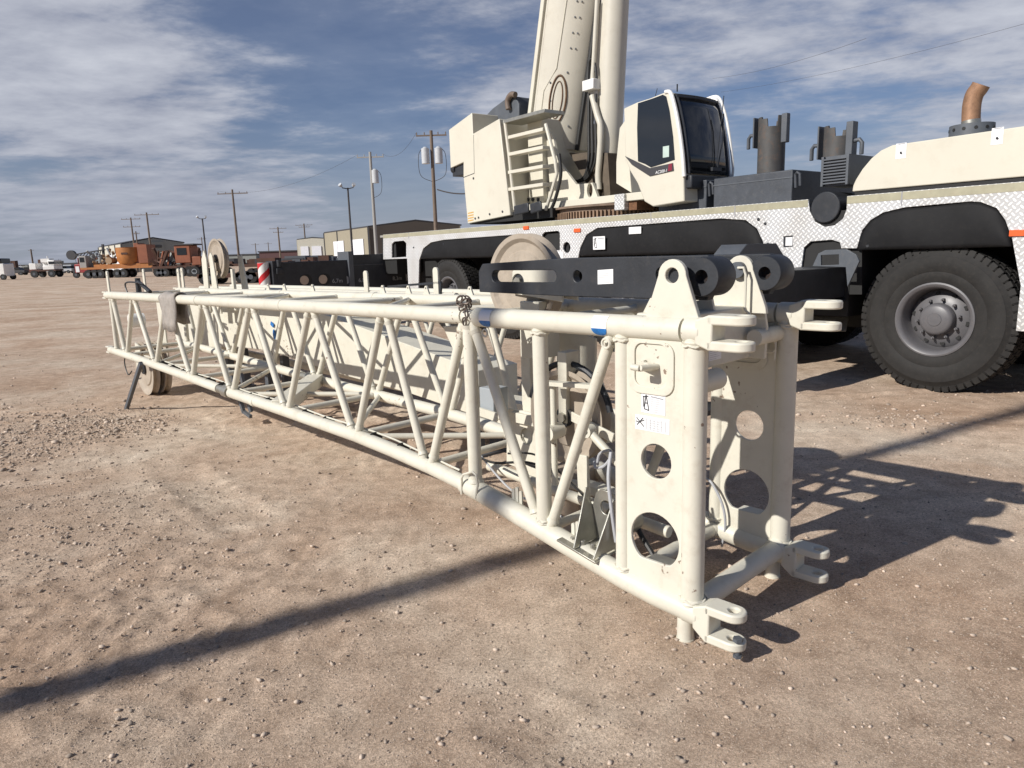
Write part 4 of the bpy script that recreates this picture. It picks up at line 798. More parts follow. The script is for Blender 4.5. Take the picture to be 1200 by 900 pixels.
b = MB(); a_, c_ = H2(528,207), H2(542,191); b.box((a_[0],hv+.05,a_[1]),(c_[0]+.05,hv+.5,c_[1])); b.tube((a_[0]-.02,hv+.1,a_[1]+.15),(a_[0]+.1,hv+.1,a_[1]+.15), .09, n=16); b.build('work_lamp', BLACKS, cr, bevel=.01)
# ladder bay
lv = .75; x0 = H2(598,252)[0]; x1 = T2(637,240,.75)[0]
b = MB(); z0_, z1_ = 2.36, H2(590,141)[1]; b.box((x0,lv,z0_),(x1,2.4,z1_)); b.box((x0-.25,lv-.4,z0_),(x0+.0,lv+.2,z0_+.5)) if 0 else None; b.build('ladder_bay', CREAM2, cr, bevel=.006)
b = MB(); a_, c_ = H2(588,144), H2(637,139); b.box((a_[0],hv+.02,a_[1]-.01),(c_[0],lv,a_[1]+.05)); b.build('roof_ledge', GALV, cr, bevel=.004)
for py in (161,181,202,222):
    a_, c_ = H2(594,py), H2(635,py-.5); b = MB(); b.box((a_[0],hv+.02,a_[1]-.03),(c_[0],hv+.20,a_[1]+.03)); b.build('rung', CREAM2, cr, bevel=.006)
for pts_ in (((589,141),(594,180),(597,210),(601,246)), ((637,145),(642,165),(648,188),(650,203),(644,225),(637,246))):
    P3 = [V((*((H2(*p)[0],)), hv+.05, H2(*p)[1])) for p in pts_]; b = MB(); b.path(P3, .032, 8); b.build('ladder_stile', CREAM2, cr)
b = MB(); P3 = [V((H2(*p)[0], hv+.10, H2(*p)[1])) for p in ((650,180),(652,203),(648,225),(640,246),(628,252))]; b.path(sm(P3), .03, 10); b.build('hose', BCABLE, cr)
b = MB(); a_ = H2(610,252); b.obox(V((H2(608,250)[0],hv-.1,H2(608,247)[1])), V((H2(625,247)[0],hv-.1,H2(625,243)[1])), .04,.17); b.obox(V((H2(627,248)[0],hv-.1,H2(627,245)[1])), V((H2(640,244)[0],hv-.1,H2(640,241)[1])), .04,.17); b.build('folded_mirror', BLACKS, cr, bevel=.02)
b = MB(); 
for px in (619,625,631): c = T2(px,234,lv); b.tube((c[0],lv-.02,c[1]),(c[0],lv,c[1]), .035, n=14)
b.build('gauge_port', BLACKS, cr)
b = MB(); b.box((T2(600,252,.5)[0]-1.2,.35,2.18),(T2(655,252,.5)[0],2.3,2.34)); b.build('underframe', DARKM, cr)
# grey engine cover on top with its own stack
b = MB(); gv = .9; G = [T2(*p,gv) for p in ((557,152),(558,147),(577,127),(597,112),(604,113),(608,122),(608,150))]; b.plate(G, [], XZ(gv), (0,1.2,0)); b.build('engine_cover', GREYS, cr, bevel=.02)
b = MB(); c = T(597,112,.85); b.path(sm([T(596,128,.85),T(595,118,.85),T(599,111,.85),T(604,111,.85)]), .055, 12); b.build('vent_stack', mat('stack_brown',(.15,.11,.085),.6), cr)
# superstructure side frames
fv = .85
A = [T2(*p,fv) for p in ((640,248),(644,215),(640,165),(642,150),(648,160),(653,187),(675,216),(694,214),(704,241))]
b = MB(); b.plate(A, [circ(*T2(691,223,fv), .07, 16, .12)], XZ(fv), (0,.06,0)); b.build('side_frame', CREAM2, cr, bevel=.008)
b = MB(); b.plate([T2(*p,2.15) for p in ((676,215),(700,150),(738,150),(745,215),(735,245),(676,245))], [], XZ(2.15), (0,.06,0)); b.build('side_frame', CREAMB, cr, bevel=.008)
b = MB(); a_ = T2(722,165,1.1); b.plate([T2(*p,1.1) for p in ((722,190),(726,150),(733,140),(740,226),(722,215))], [], XZ(1.1), (0,.7,0)); b.build('cab_mount', CREAM2, cr, bevel=.01)
b = MB(); b.plate([T2(*p,1.0) for p in ((655,178),(700,178),(704,240),(690,240),(676,216))], [], XZ(1.25), (0,.5,0)); b.build('boom_foot', mat('boom_foot_brown',(.11,.085,.06),.7,var=.3), cr)
# boom: rounded box section, raised about 76 degrees
vn = 1.0; BL = [T(613,130,vn), T(628,0,vn)]; ax = (BL[1]-BL[0]).normalized(); pv = V((ax.z,0,-ax.x)); org = T(620,168,vn)
def bsec(a0, wd, r1, y0, y1, n=10):
    ym = (y0+y1)/2; hy = (y1-y0)/2; o = [(a0,y0+.06),(a0+.02,y0+.02),(a0+.06,y0)]; fl = wd-r1
    for i in range(n+1): t = PI/2*i/n; o.append((a0+fl+r1*math.sin(t), ym-hy*math.cos(t)))
    o2 = [(a, 2*ym-y) for a, y in reversed(o)]; return o+o2[1:]
def sweep(sec, l0, l1, name, m, o_=None):
    b = MB(); k = len(sec); vs = [org+ax*l0+pv*a+V((0,y-vn,0)) for a, y in sec]+[org+ax*l1+pv*a+V((0,y-vn,0)) for a, y in sec]
    b.add(vs, [(i,(i+1) % k,k+(i+1) % k,k+i) for i in range(k)]+[tuple(range(k)), tuple(range(2*k-1,k-1,-1))]); return b.build(name, m, cr)
wtot = .80; rr1 = .78
bm_ = sweep(bsec(0, wtot, rr1, vn, vn+1.24), 0, 13, 'boom', CREAMB)
b = MB(); b.obox(org+ax*.2+pv*-.06+V((0,.03,0)), org+ax*13+pv*-.06+V((0,.03,0)), .10,.14,(0,1,0)); b.build('boom_edge_strip', CREAM2, cr, bevel=.01)
sweep(bsec(.10, wtot-.12, .6, vn+.08, vn+.92), 13, 14.2, 'boom_section', CREAM2)
# reinforcement plate edge, bolts, wear ring on the boom side
def onb(a, l, y=None):      # point on the near surface
    fl = wtot-rr1
    if a <= fl: yy = vn
    else: yy = vn+.62-.62*math.cos(math.asin(min(1,(a-fl)/rr1)))
    return org+ax*l+pv*a+V((0,yy-vn-.004,0))
b = MB(); b.path([onb(.22,0),onb(.22,.95),onb(.42,1.35),onb(.45,2.8),onb(.47,6)], .010, 6); b.build('weld_line', CREAM2, cr)
for k in range(14):
    for da in (0,.10): p_ = onb(.60+da*.6, 1.7+.25*k); b = MB(); b.tube(p_+V((.0,-.006,0)), p_+V((0,.004,0)), .016, n=8); b.build('boom_bolt', GREYS, cr)
for l, a in ((.3,.35),(.55,.36),(.8,.38),(1.3,.6),(.2,.5),(1.1,.34),(.4,.7)): p_ = onb(a,l); b = MB(); b.tube(p_+V((0,-.008,0)), p_+V((0,.004,0)), .018, n=8); b.build('boom_bolt', GREYS, cr)
b = MB(); b.path([onb(.50+.13*math.cos(t), .82+.42*math.sin(t)) for t in np.linspace(0,2*PI,29)[:-1]], .018, 6, closed=True); b.build('wear_ring', mat('burnt_brown',(.13,.07,.035),.7,var=.4,scale=8), cr)
b = MB(); b.path([onb(.50+.075*math.cos(t), .82+.32*math.sin(t)) for t in np.linspace(0,2*PI,29)[:-1]], .010, 6, closed=True); b.build('wear_ring', mat('burnt_brown',(.13,.07,.035)), cr)
b = MB(); b.path([org+ax*0+pv*(wtot+.02)+V((0,.5,0)), org+ax*13+pv*(wtot+.02)+V((0,.5,0))], .045, 8); b.build('boom_rear_hose', BCABLE, cr)
# luffing cylinder
cv = 1.5; C0, C1 = T(711,216,cv), T(721,0,cv); dC = (C1-C0).normalized()
b = MB(); b.tube(C0, C0+dC*9, .235, n=36); b.tube(C0, C0+dC*.12, .25, n=36); b.build('luffing_cylinder', CREAMB, cr)
b = MB(); b.box((C0.x-.2,cv-.25,2.40),(C0.x+.2,cv+.2,C0.z+.02)); b.build('cylinder_foot', mat('greasy_brown',(.06,.035,.02),.5,var=.5,scale=6), cr, bevel=.02)
b = MB(); cc = lambda px, py: T(px,py,1.2); b.path(sm([cc(694,112),cc(700,135),cc(704,150),cc(703,180),cc(701,205),cc(702,222)]), .055, 12); b.path([cc(700,0),cc(696,70),cc(694,100)], .04, 10); b.build('pipe_duct', CREAMB, cr)
b = MB()
for dx, r_h in ((0,.028),(4,.028),(8,.024)): b.path(sm([cc(690+dx,110),cc(690+dx,150),cc(690+dx,185),cc(686+dx*.6,205),cc(678+dx*.5,212),cc(672,212)]), r_h, 8)
b.path(sm([cc(689,95),cc(690,75),cc(694,69),cc(698,78),cc(699,92)]), .02, 8); b.path(sm([cc(692,95),cc(693,82),cc(696,78),cc(698,84)]), .016, 8); b.build('hydraulic_hose', BCABLE, cr)
b = MB(); a_, c_ = cc(687,108), cc(700,92); b.box((a_.x,1.1,a_.z),(c_.x,1.3,c_.z)); b.build('valve_block', WHITEP, cr, bevel=.01)
b = MB(); a_, c_ = T(720,248,.5), T(738,226,.5); b.box((a_.x,.5,a_.z+.02),(c_.x-.12,.9,c_.z)); b.build('battery_box', CHECK, cr, smooth=False, bevel=.006)
b = MB(); a_ = T(738,235,.6); b.box((a_.x-.05,.6,2.2),(a_.x+.15,1.0,a_.z)); b.build('valve_bank', RUST, cr)
# operator cab
kv = .06; K = lambda px, py: T2(px, py, kv)
front = [(785,108),(790,125),(795,150),(799,180),(801,207),(802,236)]
side = [(731,127),(746,120),(762,115),(779,108)] + front + [(765,242),(755,236),(747,215),(738,200),(733,186)]
cab = bpy.data.objects.new('operator_cab', None); col.objects.link(cab); cab.parent = cr
b = MB(); b.plate([K(*p) for p in side], [], XZ(kv), (0,1.02,0)); b.build('cab_shell', CREAM2, cab, bevel=.015)
win = [(748,121),(765,115.5),(777,111),(781,113),(785,130),(789,160),(791,187),(776,192),(763,196),(756,192),(748,189),(747,150)]
b = MB(); b.plate([K(*p) for p in win], [], XZ(kv-.008), (0,.01,0)); b.build('side_window', GLASS, cab)
b = MB(); n = 14; vs = []; Fp = [K(*p) for p in ((786.5,111),(790.5,125),(795.3,150),(799,180),(801,203))]
for (x, z) in Fp:
    for j in range(n+1):
        t = j/n; vs.append((x+.02+.05*math.sin(PI*t), kv+.06+(.92)*t, z))
b.add(vs, [(i*(n+1)+j,(i+1)*(n+1)+j,(i+1)*(n+1)+j+1,i*(n+1)+j+1) for i in range(len(Fp)-1) for j in range(n)]); o = b.build('windscreen', GLASS, cab); s = o.modifiers.new('s','SOLIDIFY'); s.thickness = .012
b = MB(); (x, z) = K(786,110)
b.add([(x-.03,kv+.06,z),(x-.03,kv+.98,z)] + [(x+.02+.05*math.sin(PI*t), kv+.06+.92*t, z+.01) for t in np.linspace(0,1,9)], [(0,)+tuple(range(2,11))+(1,)]); 
b.build('roof_lip', CREAM2, cab)
b = MB(); fr_ = [K(*p) for p in ((786.5,111),(790.5,125),(795.3,150),(799,180),(801,203))]
for yy in (kv+.075, kv+.965): b.path([V((x_+.03,yy,z_)) for x_, z_ in fr_], .022, 6)
b.path([V((fr_[0][0]+.03+.05*math.sin(PI*t),kv+.06+.92*t,fr_[0][1]-.02)) for t in np.linspace(0,1,9)], .03, 6)
b.build('windscreen_seal', BLACKS, cab)
b = MB(); (x, z) = K(801,207); b.box((x-.02,kv+.05,z-.16),(x+.10,kv+1.0,z+.02)); b.build('front_grille', BLACKS, cab, bevel=.02)
b = MB(); b.box((x+.09,kv+.82,z-.12),(x+.12,kv+.93,z-.06)); b.build('indicator_lamp', ORNG, cab)
for yy in (kv, kv+1.02):
    b = MB(); b.path(sm([V((K(*p)[0]+.012, yy, K(*p)[1])) for p in ((779,108),(785,109),(790,125),(795,150),(799,180),(801,207))], 4), .028, 8); b.build('pillar', WHITEP, cab)
b = MB(); P3 = [V((K(*p)[0]+dx, kv+1.04, K(*p)[1]+dz)) for p, dx, dz in (((779,108),-.1,.03),((785,109),.02,.05),((790,125),.06,.03),((795,150),.07,.0),((800,190),.07,.0),((801,207),.04,0))]; b.path(sm(P3, 5), .02, 8); b.build('grab_rail', WHITEP, cab)
b = MB(); x, z = K(799,195); b.path([(x+.13,kv+.62,z+.0),(x+.11,kv+.75,z+.35),(x+.05,kv+.84,z+.75)], .010, 6); b.path([(x+.14,kv+.58,z+.02),(x+.02,kv+.88,z+1.0)], .006, 6); b.box((x+.10,kv+.5,z-.05),(x+.14,kv+.7,z+.0)); b.build('wiper', BLACKS, cab)
b = MB(); st = [(733,183),(762,197),(789,191),(790,200),(762,206.5),(741,193)]; b.plate([K(*p) for p in st], [], XZ(kv-.012), (0,.008,0)); b.build('model_stripe', INK, cab)
b = MB(); b.plate([K(*p) for p in ((784.5,192.4),(788.6,191.4),(788.2,199.6),(783.5,200.8))], [], XZ(kv-.016), (0,.003,0)); b.build('stripe_sticker', MAROON, cab)
p0 = T(768,204,kv-.014); p1 = T(783,201,kv-.014); sz_ = .058
text_mesh('AC200-1', sz_, 'model_lettering', LABEL, cab, p0+V((0,0,-.0)), (PI/2, -math.atan2(p1.z-p0.z, p1.x-p0.x), 0), .2)
b = MB(); c = T(780,180,kv-.012); b.box((c.x-.05,kv-.012,c.z-.05),(c.x+.06,kv-.009,c.z+.10)); b.build('window_paper', mat('pale_green_paper',(.45,.55,.5),.5), cab)
b = MB(); a_ = K(764,115); b.path([V((a_[0]-.35,kv+.4,a_[1]-.06)),V((a_[0]-.25,kv+.4,a_[1]+.22))], .005, 5); b.tube((a_[0]+.2,kv+.3,a_[1]+.08),(a_[0]+.2,kv+.3,a_[1]+.18), .01, n=6); b.build('antenna', BLACKS, cab)
# rear outrigger, extended towards the camera side
xo = -12.2; Q = lambda px, py: TF.pc(px, py, xo)
org_ = bpy.data.objects.new('rear_outrigger', None); col.objects.link(org_); org_.parent = cr
vS = Q(412,298).y; vE = Q(325,307).y
b = MB(); b.box((xo-.55,vS,.82),(xo,.7,1.66)); b.mat(1).box((xo+.001,vS+.02,1.42),(xo+.006,.02,1.43)); b.build('outer_beam', [BLACKS, GREYS], org_, bevel=.01)
b = MB(); b.box((xo-.5,vE,.95),(xo-.04,vS+.3,1.55)); b.build('inner_beam', BLACKS, org_, bevel=.01)
b = MB(); b.box((xo-.56,vS-.10,.8),(xo+.03,vS+.02,1.74)); b.build('beam_collar', GREYS, org_, bevel=.01)
b = MB(); cy_ = Q(313,308).y
b.tube((xo-.25,cy_,.45),(xo-.25,cy_,1.55), .12, n=24); b.mat(1)
for k in range(5):
    vs = []; n = 16; z0_ = .45+.34*k
    for i in range(n+1):
        a = -2.4+3.6*i/n
        for dz in (0,.15): z = min(1.545, max(.46, z0_+dz+.10*(a+.6))); vs.append((xo-.25+.1225*math.sin(a+1.2), cy_-.1225*math.cos(a+1.2), z))
    b.add(vs, [(2*i,2*i+1,2*i+3,2*i+2) for i in range(n)])
b.build('support_jack', [WHITEP, RED], org_)
b = MB(); b.tube((xo-.25,cy_,.05),(xo-.25,cy_,.46), .08, n=20); b.build('jack_rod', GALV, org_)
b = MB(); b.tube((xo-.25,cy_,.0),(xo-.25,cy_,.06), .3, n=24); b.build('jack_pad', GREYS, org_)
b = MB(); b.box((xo-.45,cy_+.12,1.05),(xo-.05,vE+.02,1.58)); b.tube((xo-.02,cy_+.26,1.45),(xo-.02,cy_+.26,1.6), .05, n=12); b.box((xo-.04,cy_+.19,1.30),(xo+.02,cy_+.33,1.42)); b.build('jack_mount', BLACKS, org_, bevel=.01)
for px in (355,377):
    c = Q(px,331); b = MB(); b.mat(1).tube((xo-.038,c.y+.10,1.14),(xo-.034,c.y+.10,1.14), .13, n=24); b.mat(0).tube((xo-.034,c.y+.05,1.14),(xo-.028,c.y+.05,1.14), .10, n=20); b.build('lightening_hole', [mat('sand_behind',(.45,.36,.28),.9), DARKM], org_)
def arrow_text(px, py, txt, x):
    c = Q(px, py); o = text_mesh(txt, .13, 'length_marking', mat('marking_grey',(.30,.31,.32),.6), org_, (x+.002, c.y, c.z-.05), (PI/2, 0, PI/2)); return c
mk = mat('marking_grey', (.30,.31,.32))
for px, py, txt, x in ((390,329,'6,7m',xo-.04),(420,328,'6,8%',xo),(460,326,'8,3m',xo)):
    c = arrow_text(px, py, txt, x)
    if txt != '6,8%':
        b = MB(); y0_ = c.y+.36; b.add([(x+.004,y0_,c.z-.09),(x+.004,y0_+.17,c.z),(x+.004,y0_,c.z+.09)], [(0,1,2)]); b.build('arrow_marking', mk, org_)
# front outrigger
fo = bpy.data.objects.new('front_outrigger', None); col.objects.link(fo); fo.parent = cr; xf_ = -1.05
b = MB(); b.box((xf_-.5,-2.3,.97),(xf_,.4,1.32)); b.box((xf_-.52,-.25,.92),(xf_+.015,.3,.955)); b.build('beam', BLACKS, fo, bevel=.01)
b = MB(); b.tube((xf_-.25,-2.45,.25),(xf_-.25,-2.45,1.38), .12, n=20); b.tube((xf_-.25,-2.45,0),(xf_-.25,-2.45,.05), .3, n=20); b.tube((xf_-.25,-2.45,.03),(xf_-.25,-2.45,.3), .07, n=16); b.build('support_jack', BLACKS, fo)
b = MB(); g_ = [T2(*p,-.28) for p in ((953,312),(960,297),(968,293),(992,292),(1004,298),(1008,306),(994,336),(992,313))]; hq = [T2(*p,-.28) for p in ((963,299),(984,298),(984,310),(963,311))]
b.plate(g_, [hq], XZ(-.30), (0,.03,0)); b.build('guide_plate', GREYS, fo, bevel=.004)
b = MB(); y0_, y1_ = TF.pc(868,300,-1.1).y, TF.pc(918,300,-1.1).y; g_ = [(TF.pc(*p,-1.1).y, TF.pc(*p,-1.1).z) for p in ((862,303),(875,286),(910,285),(921,303))]
b.plate(g_, [], lambda u, v: (-1.1,u,v), (-.3,0,0)); b.build('jack_housing', GREYS, fo, bevel=.006)
b = MB(); b.plate([T2(*p,.05) for p in ((940,314),(942,290),(950,283),(975,281),(985,285),(988,291),(1010,291),(1010,345),(940,345))], [], XZ(.05), (0,.6,0)); b.build('outrigger_box', DARKM, fo)

# small orange caution lamp etc. handled above; steel plate lying below the crane
b = MB(); b.box((-.2,-.1,0),(.2,.1,.012)); o = b.build('steel_plate', GALV, None, bevel=.002); p_ = ground(965,392,.55); o.parent = cr; o.location = (-1.35,.3,.62); o.rotation_euler = (.9,0,.3); o.name = 'mud_flap'

# ================================================================ BACKGROUND
def vpole(name, label, cat, px, pyt, Y, r, m, group, arms=(), extra=None):
    t = at(px, pyt, Y); px_, py_ = t.x, Y; h = t.z; o = thing(name, label, cat, (px_, py_, 0), 0, group)
    b = MB(); b.tube((0,0,-.2), (0,0,h), r, r*.7, n=10); b.build('pole', m, o)
    for (z, hw) in arms:
        b = MB(); b.obox((-hw,.0,h-z),(hw,.0,h-z), .09,.10)
        for x in (-hw*.95,-hw*.45,hw*.45,hw*.95): b.tube((x,0,h-z),(x,0,h-z+.24), .04, n=6)
        b.build('crossarm', m, o)
    if extra: extra(o, h)
    return (px_, py_, h)
GP = 'utility poles along the far side of the yard'
def trf(*spots):
    def f(o, h):
        for x, z in spots:
            b = MB(); b.tube((x,-.1,h-z-1.1),(x,-.1,h-z), .30, n=16); b.tube((x,-.1,h-z),(x,-.1,h-z+.12), .25,.12, n=16); b.build('transformer', TRF, o)
            b = MB(); s = 1 if x > 0 else -1; b.path(sm([(x,-.1,h-z+.1),(x+s*.5,-.1,h-z-.4),(x+s*.45,-.1,h-z-1.9),(x*.2,-.1,h-z-2.4)]), .022, 5); b.build('drop_wire', POLED, o)
    return f
pC = vpole('utility_pole', 'tall brown wooden utility pole with two grey transformers, left of the crane', 'utility pole', 505, 153, 56, .17, POLEW, GP, ((.35,1.15),), trf((-.50,1.3),(.50,1.3)))
pB = vpole('utility_pole', 'utility pole with a single transformer can before the tan warehouse', 'utility pole', 433.5, 178, 66, .17, POLEM, GP, ((.45,1.2),), trf((.35,1.6),))
pA = vpole('utility_pole', 'bare wooden utility pole with one wide crossarm behind the upright sheaves', 'utility pole', 272, 222, 92, .16, POLEW, GP, ((.5,1.9),))
vpole('utility_pole', 'wooden utility pole rising right behind the orange machinery, crossarm at the very top', 'utility pole', 171.5, 249, 130, .2, POLEW, GP, ((.4,2.2),))
vpole('utility_pole', 'wooden utility pole with two crossarms behind the orange tank', 'utility pole', 153, 255, 145, .2, POLEW, GP, ((.3,1.9),(1.8,1.7)))
vpole('utility_pole', 'short thin pole next to the double crossarm pole above the orange tank', 'utility pole', 159, 271, 150, .18, POLEW, GP, ((.5,.7),))
vpole('utility_pole', 'small distant utility pole with two crossarms above the maroon roof', 'utility pole', 325.5, 266, 190, .25, POLEW, GP, ((.4,2.2),(1.4,1.3)))
vpole('utility_pole', 'small distant utility pole left of the cream shed', 'utility pole', 356, 262, 190, .22, POLEW, GP, ((.4,2.2),(.9,1.4)))
vpole('utility_pole', 'leaning looking distant pole above the white trucks at the far left', 'utility pole', 36, 292, 300, .4, POLEW, GP, ((.5,1.2),))
for px, pyt, Y, l in ((236,278,260,'faint pole beside the slim light mast'), (299,285,300,'faint pole left of the maroon building'), (314,284,320,'faint pole over the maroon building')):
    vpole('utility_pole', 'very '+l, 'utility pole', px, pyt, Y, .22, POLEW, GP, ((.6,1.6),))
def lamps(o, h):
    for s in (-1, 1):
        b = MB(); b.path([(0,0,h-.1),(s*.55,0,h-.0),(s*.6,0,h+.25)], .05, 6); b.build('bracket', POLED, o)
        b = MB(); b.tube((s*.60,-.15,h+.15),(s*.72,-.32,h+.32), .14,.20, n=12); b.build('lamp_head', TRF, o)
vpole('light_mast', 'dark steel floodlight mast with twin heads before the tan warehouse', 'light pole', 407.5, 220, 74, .12, POLED, 'floodlight masts', (), lamps)
vpole('light_mast', 'thin floodlight mast with twin heads between machinery and sheaves', 'light pole', 237, 256, 116, .15, POLED, 'floodlight masts', (), lamps)
def wire(a, b_, sag, r, label):
    a, b_ = V(a), V(b_); w = MB(); w.path([a.lerp(b_, t)-V((0,0,sag*4*t*(1-t))) for t in np.linspace(0,1,24)], r, 5); o = w.build('overhead_wire', POLED, None); tag(o, label, 'wire', 'overhead wires'); return o
wire(at(512.5,222,56), at(545,227,54), .1, .05, 'short dark service cable from the tall pole to behind the crane housing')
wire(at(835,92,60), at(1015,45,40), .3, .008, 'upper thin overhead wire in the sky right of the cab')
wire(at(845,108,60), at(1200,28,35), .3, .007, 'lower thin overhead wire in the sky right of the cab')
wire(V((pA[0]-1.6,92,pA[2]-.2)), V((pB[0]-1.1,66,pB[2]-.2)), 1.2, .010, 'faint overhead wire between bare pole and single transformer pole')
wire(V((pB[0]+1.1,66,pB[2]-.2)), V((pC[0]-1.1,56,pC[2]-.1)), .8, .010, 'faint overhead wire between the two transformer poles')

# pole outside the frame on the left, whose shadow crosses the yard
SAZ = math.radians(31.3); SEL = math.radians(32)
sp = thing('utility_pole', 'large pole standing just outside the left edge of the picture', 'utility pole', (-1.935-math.cos(SAZ)*10.5, 2.38-math.sin(SAZ)*10.5, 0), 0, GP)
b = MB(); b.tube((0,0,-.2),(0,0,17.5), .115, .085, n=16); b.build('pole', POLEW, sp)

# ---- buildings
def wall_quad(b, p, q_, z0, z1a, z1b=None, th=.2):
    p, q_ = V(p), V(q_); z1b = z1a if z1b is None else z1b; d = (q_-p).normalized(); n = V((-d.y,d.x,0))*th
    b.add([p+V((0,0,z0)),q_+V((0,0,z0)),q_+V((0,0,z1b)),p+V((0,0,z1a)),p+n+V((0,0,z0)),q_+n+V((0,0,z0)),q_+n+V((0,0,z1b)),p+n+V((0,0,z1a))], [(0,1,2,3),(7,6,5,4),(0,4,5,1),(1,5,6,2),(2,6,7,3),(3,7,4,0)])
def g2(px, Y): r = ray(px, 300); return V((r.x/r.y*Y, Y, 0))
def shed(label, A, B, C, ez, pz, mA, mB, doors, bays=0, trim=BTRIM, sign=None):
    """corner A, long wall A-B, gable wall A-C"""
    t = thing('metal_building', label, 'building', (0,0,0)); D = B+(C-A)
    b = MB(); wall_quad(b, A, B, 0, ez); wall_quad(b, C, D, 0, ez); 
    n = 12 if 0 else 0; b.build('side_wall', mA, t, smooth=False)
    M_ = (A+C)/2; M2 = (B+D)/2
    for P0, P1, PM in ((A,C,M_),(B,D,M2)):
        b = MB(); d = (P1-P0).normalized(); n_ = V((-d.y,d.x,0))*.2; vs = [P0,P1,P1+V((0,0,ez)),PM+V((0,0,pz)),P0+V((0,0,ez))]; b.add(vs+[v+n_ for v in vs], [(0,1,2,3,4),(9,8,7,6,5)]+[(i,(i+1)%5,5+(i+1)%5,5+i) for i in range(5)]); b.build('gable_wall', mB, t, smooth=False)
    for P0, PM in (((A,B),(M_,M2)),((C,D),(M_,M2))):
        b = MB(); o_ = (P0[0]-PM[0])*.03; vs = [P0[0]+o_+V((0,0,ez-.02)),P0[1]+o_+V((0,0,ez-.02)),PM[1]+V((0,0,pz+.05)),PM[0]+V((0,0,pz+.05))]; b.add(vs+[v+V((0,0,.22)) for v in vs], [(0,1,2,3),(7,6,5,4)]+[(i,(i+1)%4,4+(i+1)%4,4+i) for i in range(4)]); b.build('roof', trim, t, smooth=False)
    d = (B-A); out = V((-(d.y),d.x,0)).normalized(); out = out if out.dot(CAM-A) > 0 else -out
    for f0, f1, z1 in doors:
        p = A+d*f0+out*.25; q_ = A+d*f1+out*.25; b = MB(); wall_quad(b, p, q_, 0, z1, th=.1); b.build('roller_door', BDOOR, t, smooth=False)
    if bays:
        b = MB()
        for k in range(bays+1): p = A+d*(k/bays)+out*.22; b.obox(p, p+V((0,0,ez)), .25,.25,(1,0,0))
        b.build('pilaster', trim, t, smooth=False)
    if sign:
        b = MB(); dd = C-A; oo = V((-(dd.y),dd.x,0)).normalized(); oo = oo if oo.dot(CAM-A) > 0 else -oo; p = A+dd*sign[0]+oo*.3; q_ = A+dd*sign[1]+oo*.3; wall_quad(b, p+V((0,0,sign[2])), q_+V((0,0,sign[2])), 0, sign[3], th=.1); b.mat(1); 
        for k in range(7): a_ = p.lerp(q_, .15+.1*k)+oo*.15+V((0,0,sign[2]+sign[3]*.5)); b.obox(a_, a_+(q_-p)*.06, .05, .6)
        b.build('sign_board', [BGREY, BTRIM], t, smooth=False)
    return t
def hz(px, py, Y): return at(px, py, Y).z
shed('tan metal warehouse with dark gable end and white roller doors behind the crane tail', g2(435,118), g2(383,140), g2(541,124), hz(435,266,118), hz(490,259,121), BTAN, BDARK, ((.10,.36,4.6),(.52,.76,4.6)), 3)
shed('small cream shed with two white roller doors left of the tan warehouse', g2(386,165), g2(384,190), g2(350,165), hz(383,280,165), hz(368,279,165), BTAN2, BTAN2, ())
for f0, f1 in ((363,371),(374,382)):
    pass
sh2 = bpy.data.objects['metal_building.001']
for a_, c_ in ((353,362),(366,377)):
    b = MB(); wall_quad(b, g2(a_,164.6), g2(c_,164.6), 0, 4.4, th=.2); b.build('roller_door', BDOOR, sh2, smooth=False)
shed('grey gabled metal building behind the orange machinery', g2(145,150), g2(118,172), g2(217,156), hz(146,286,150), hz(181,279,152), BTAN2, BGREY, ((.05,.25,4),(.4,.6,4)), 4, sign=(.47,.66,4.2,2.0))
def lowb(label, x0, x1, yt, Y, m, dep=12):
    p, q_ = g2(x0,Y), g2(x1,Y); z = hz((x0+x1)/2, yt, Y); t = thing('low_building', label, 'building', (0,0,0), 0, 'low distant buildings')
    b = MB(); b.box((p.x,Y,0),(q_.x,Y+dep,z)); b.build('wall', m, t, smooth=False); b = MB(); b.box((p.x-.3,Y-.3,z),(q_.x+.3,Y+dep,z+.35)); b.build('roof', BTRIM, t, smooth=False)
lowb('long low maroon building on the horizon left of the cream shed', 304, 352, 295, 210, BRED)
lowb('pale grey low building on the horizon behind the upright sheaves', 262, 300, 299, 260, BGREY)
lowb('low grey building on the left horizon behind the white trucks', 22, 44, 311, 320, BGREY)
lowb('low grey building on the left horizon beside the red truck', 66, 92, 311, 330, BGREY)
lowb('low dark building on the far left horizon between pickup and trucks', 8, 20, 312, 340, BTAN)

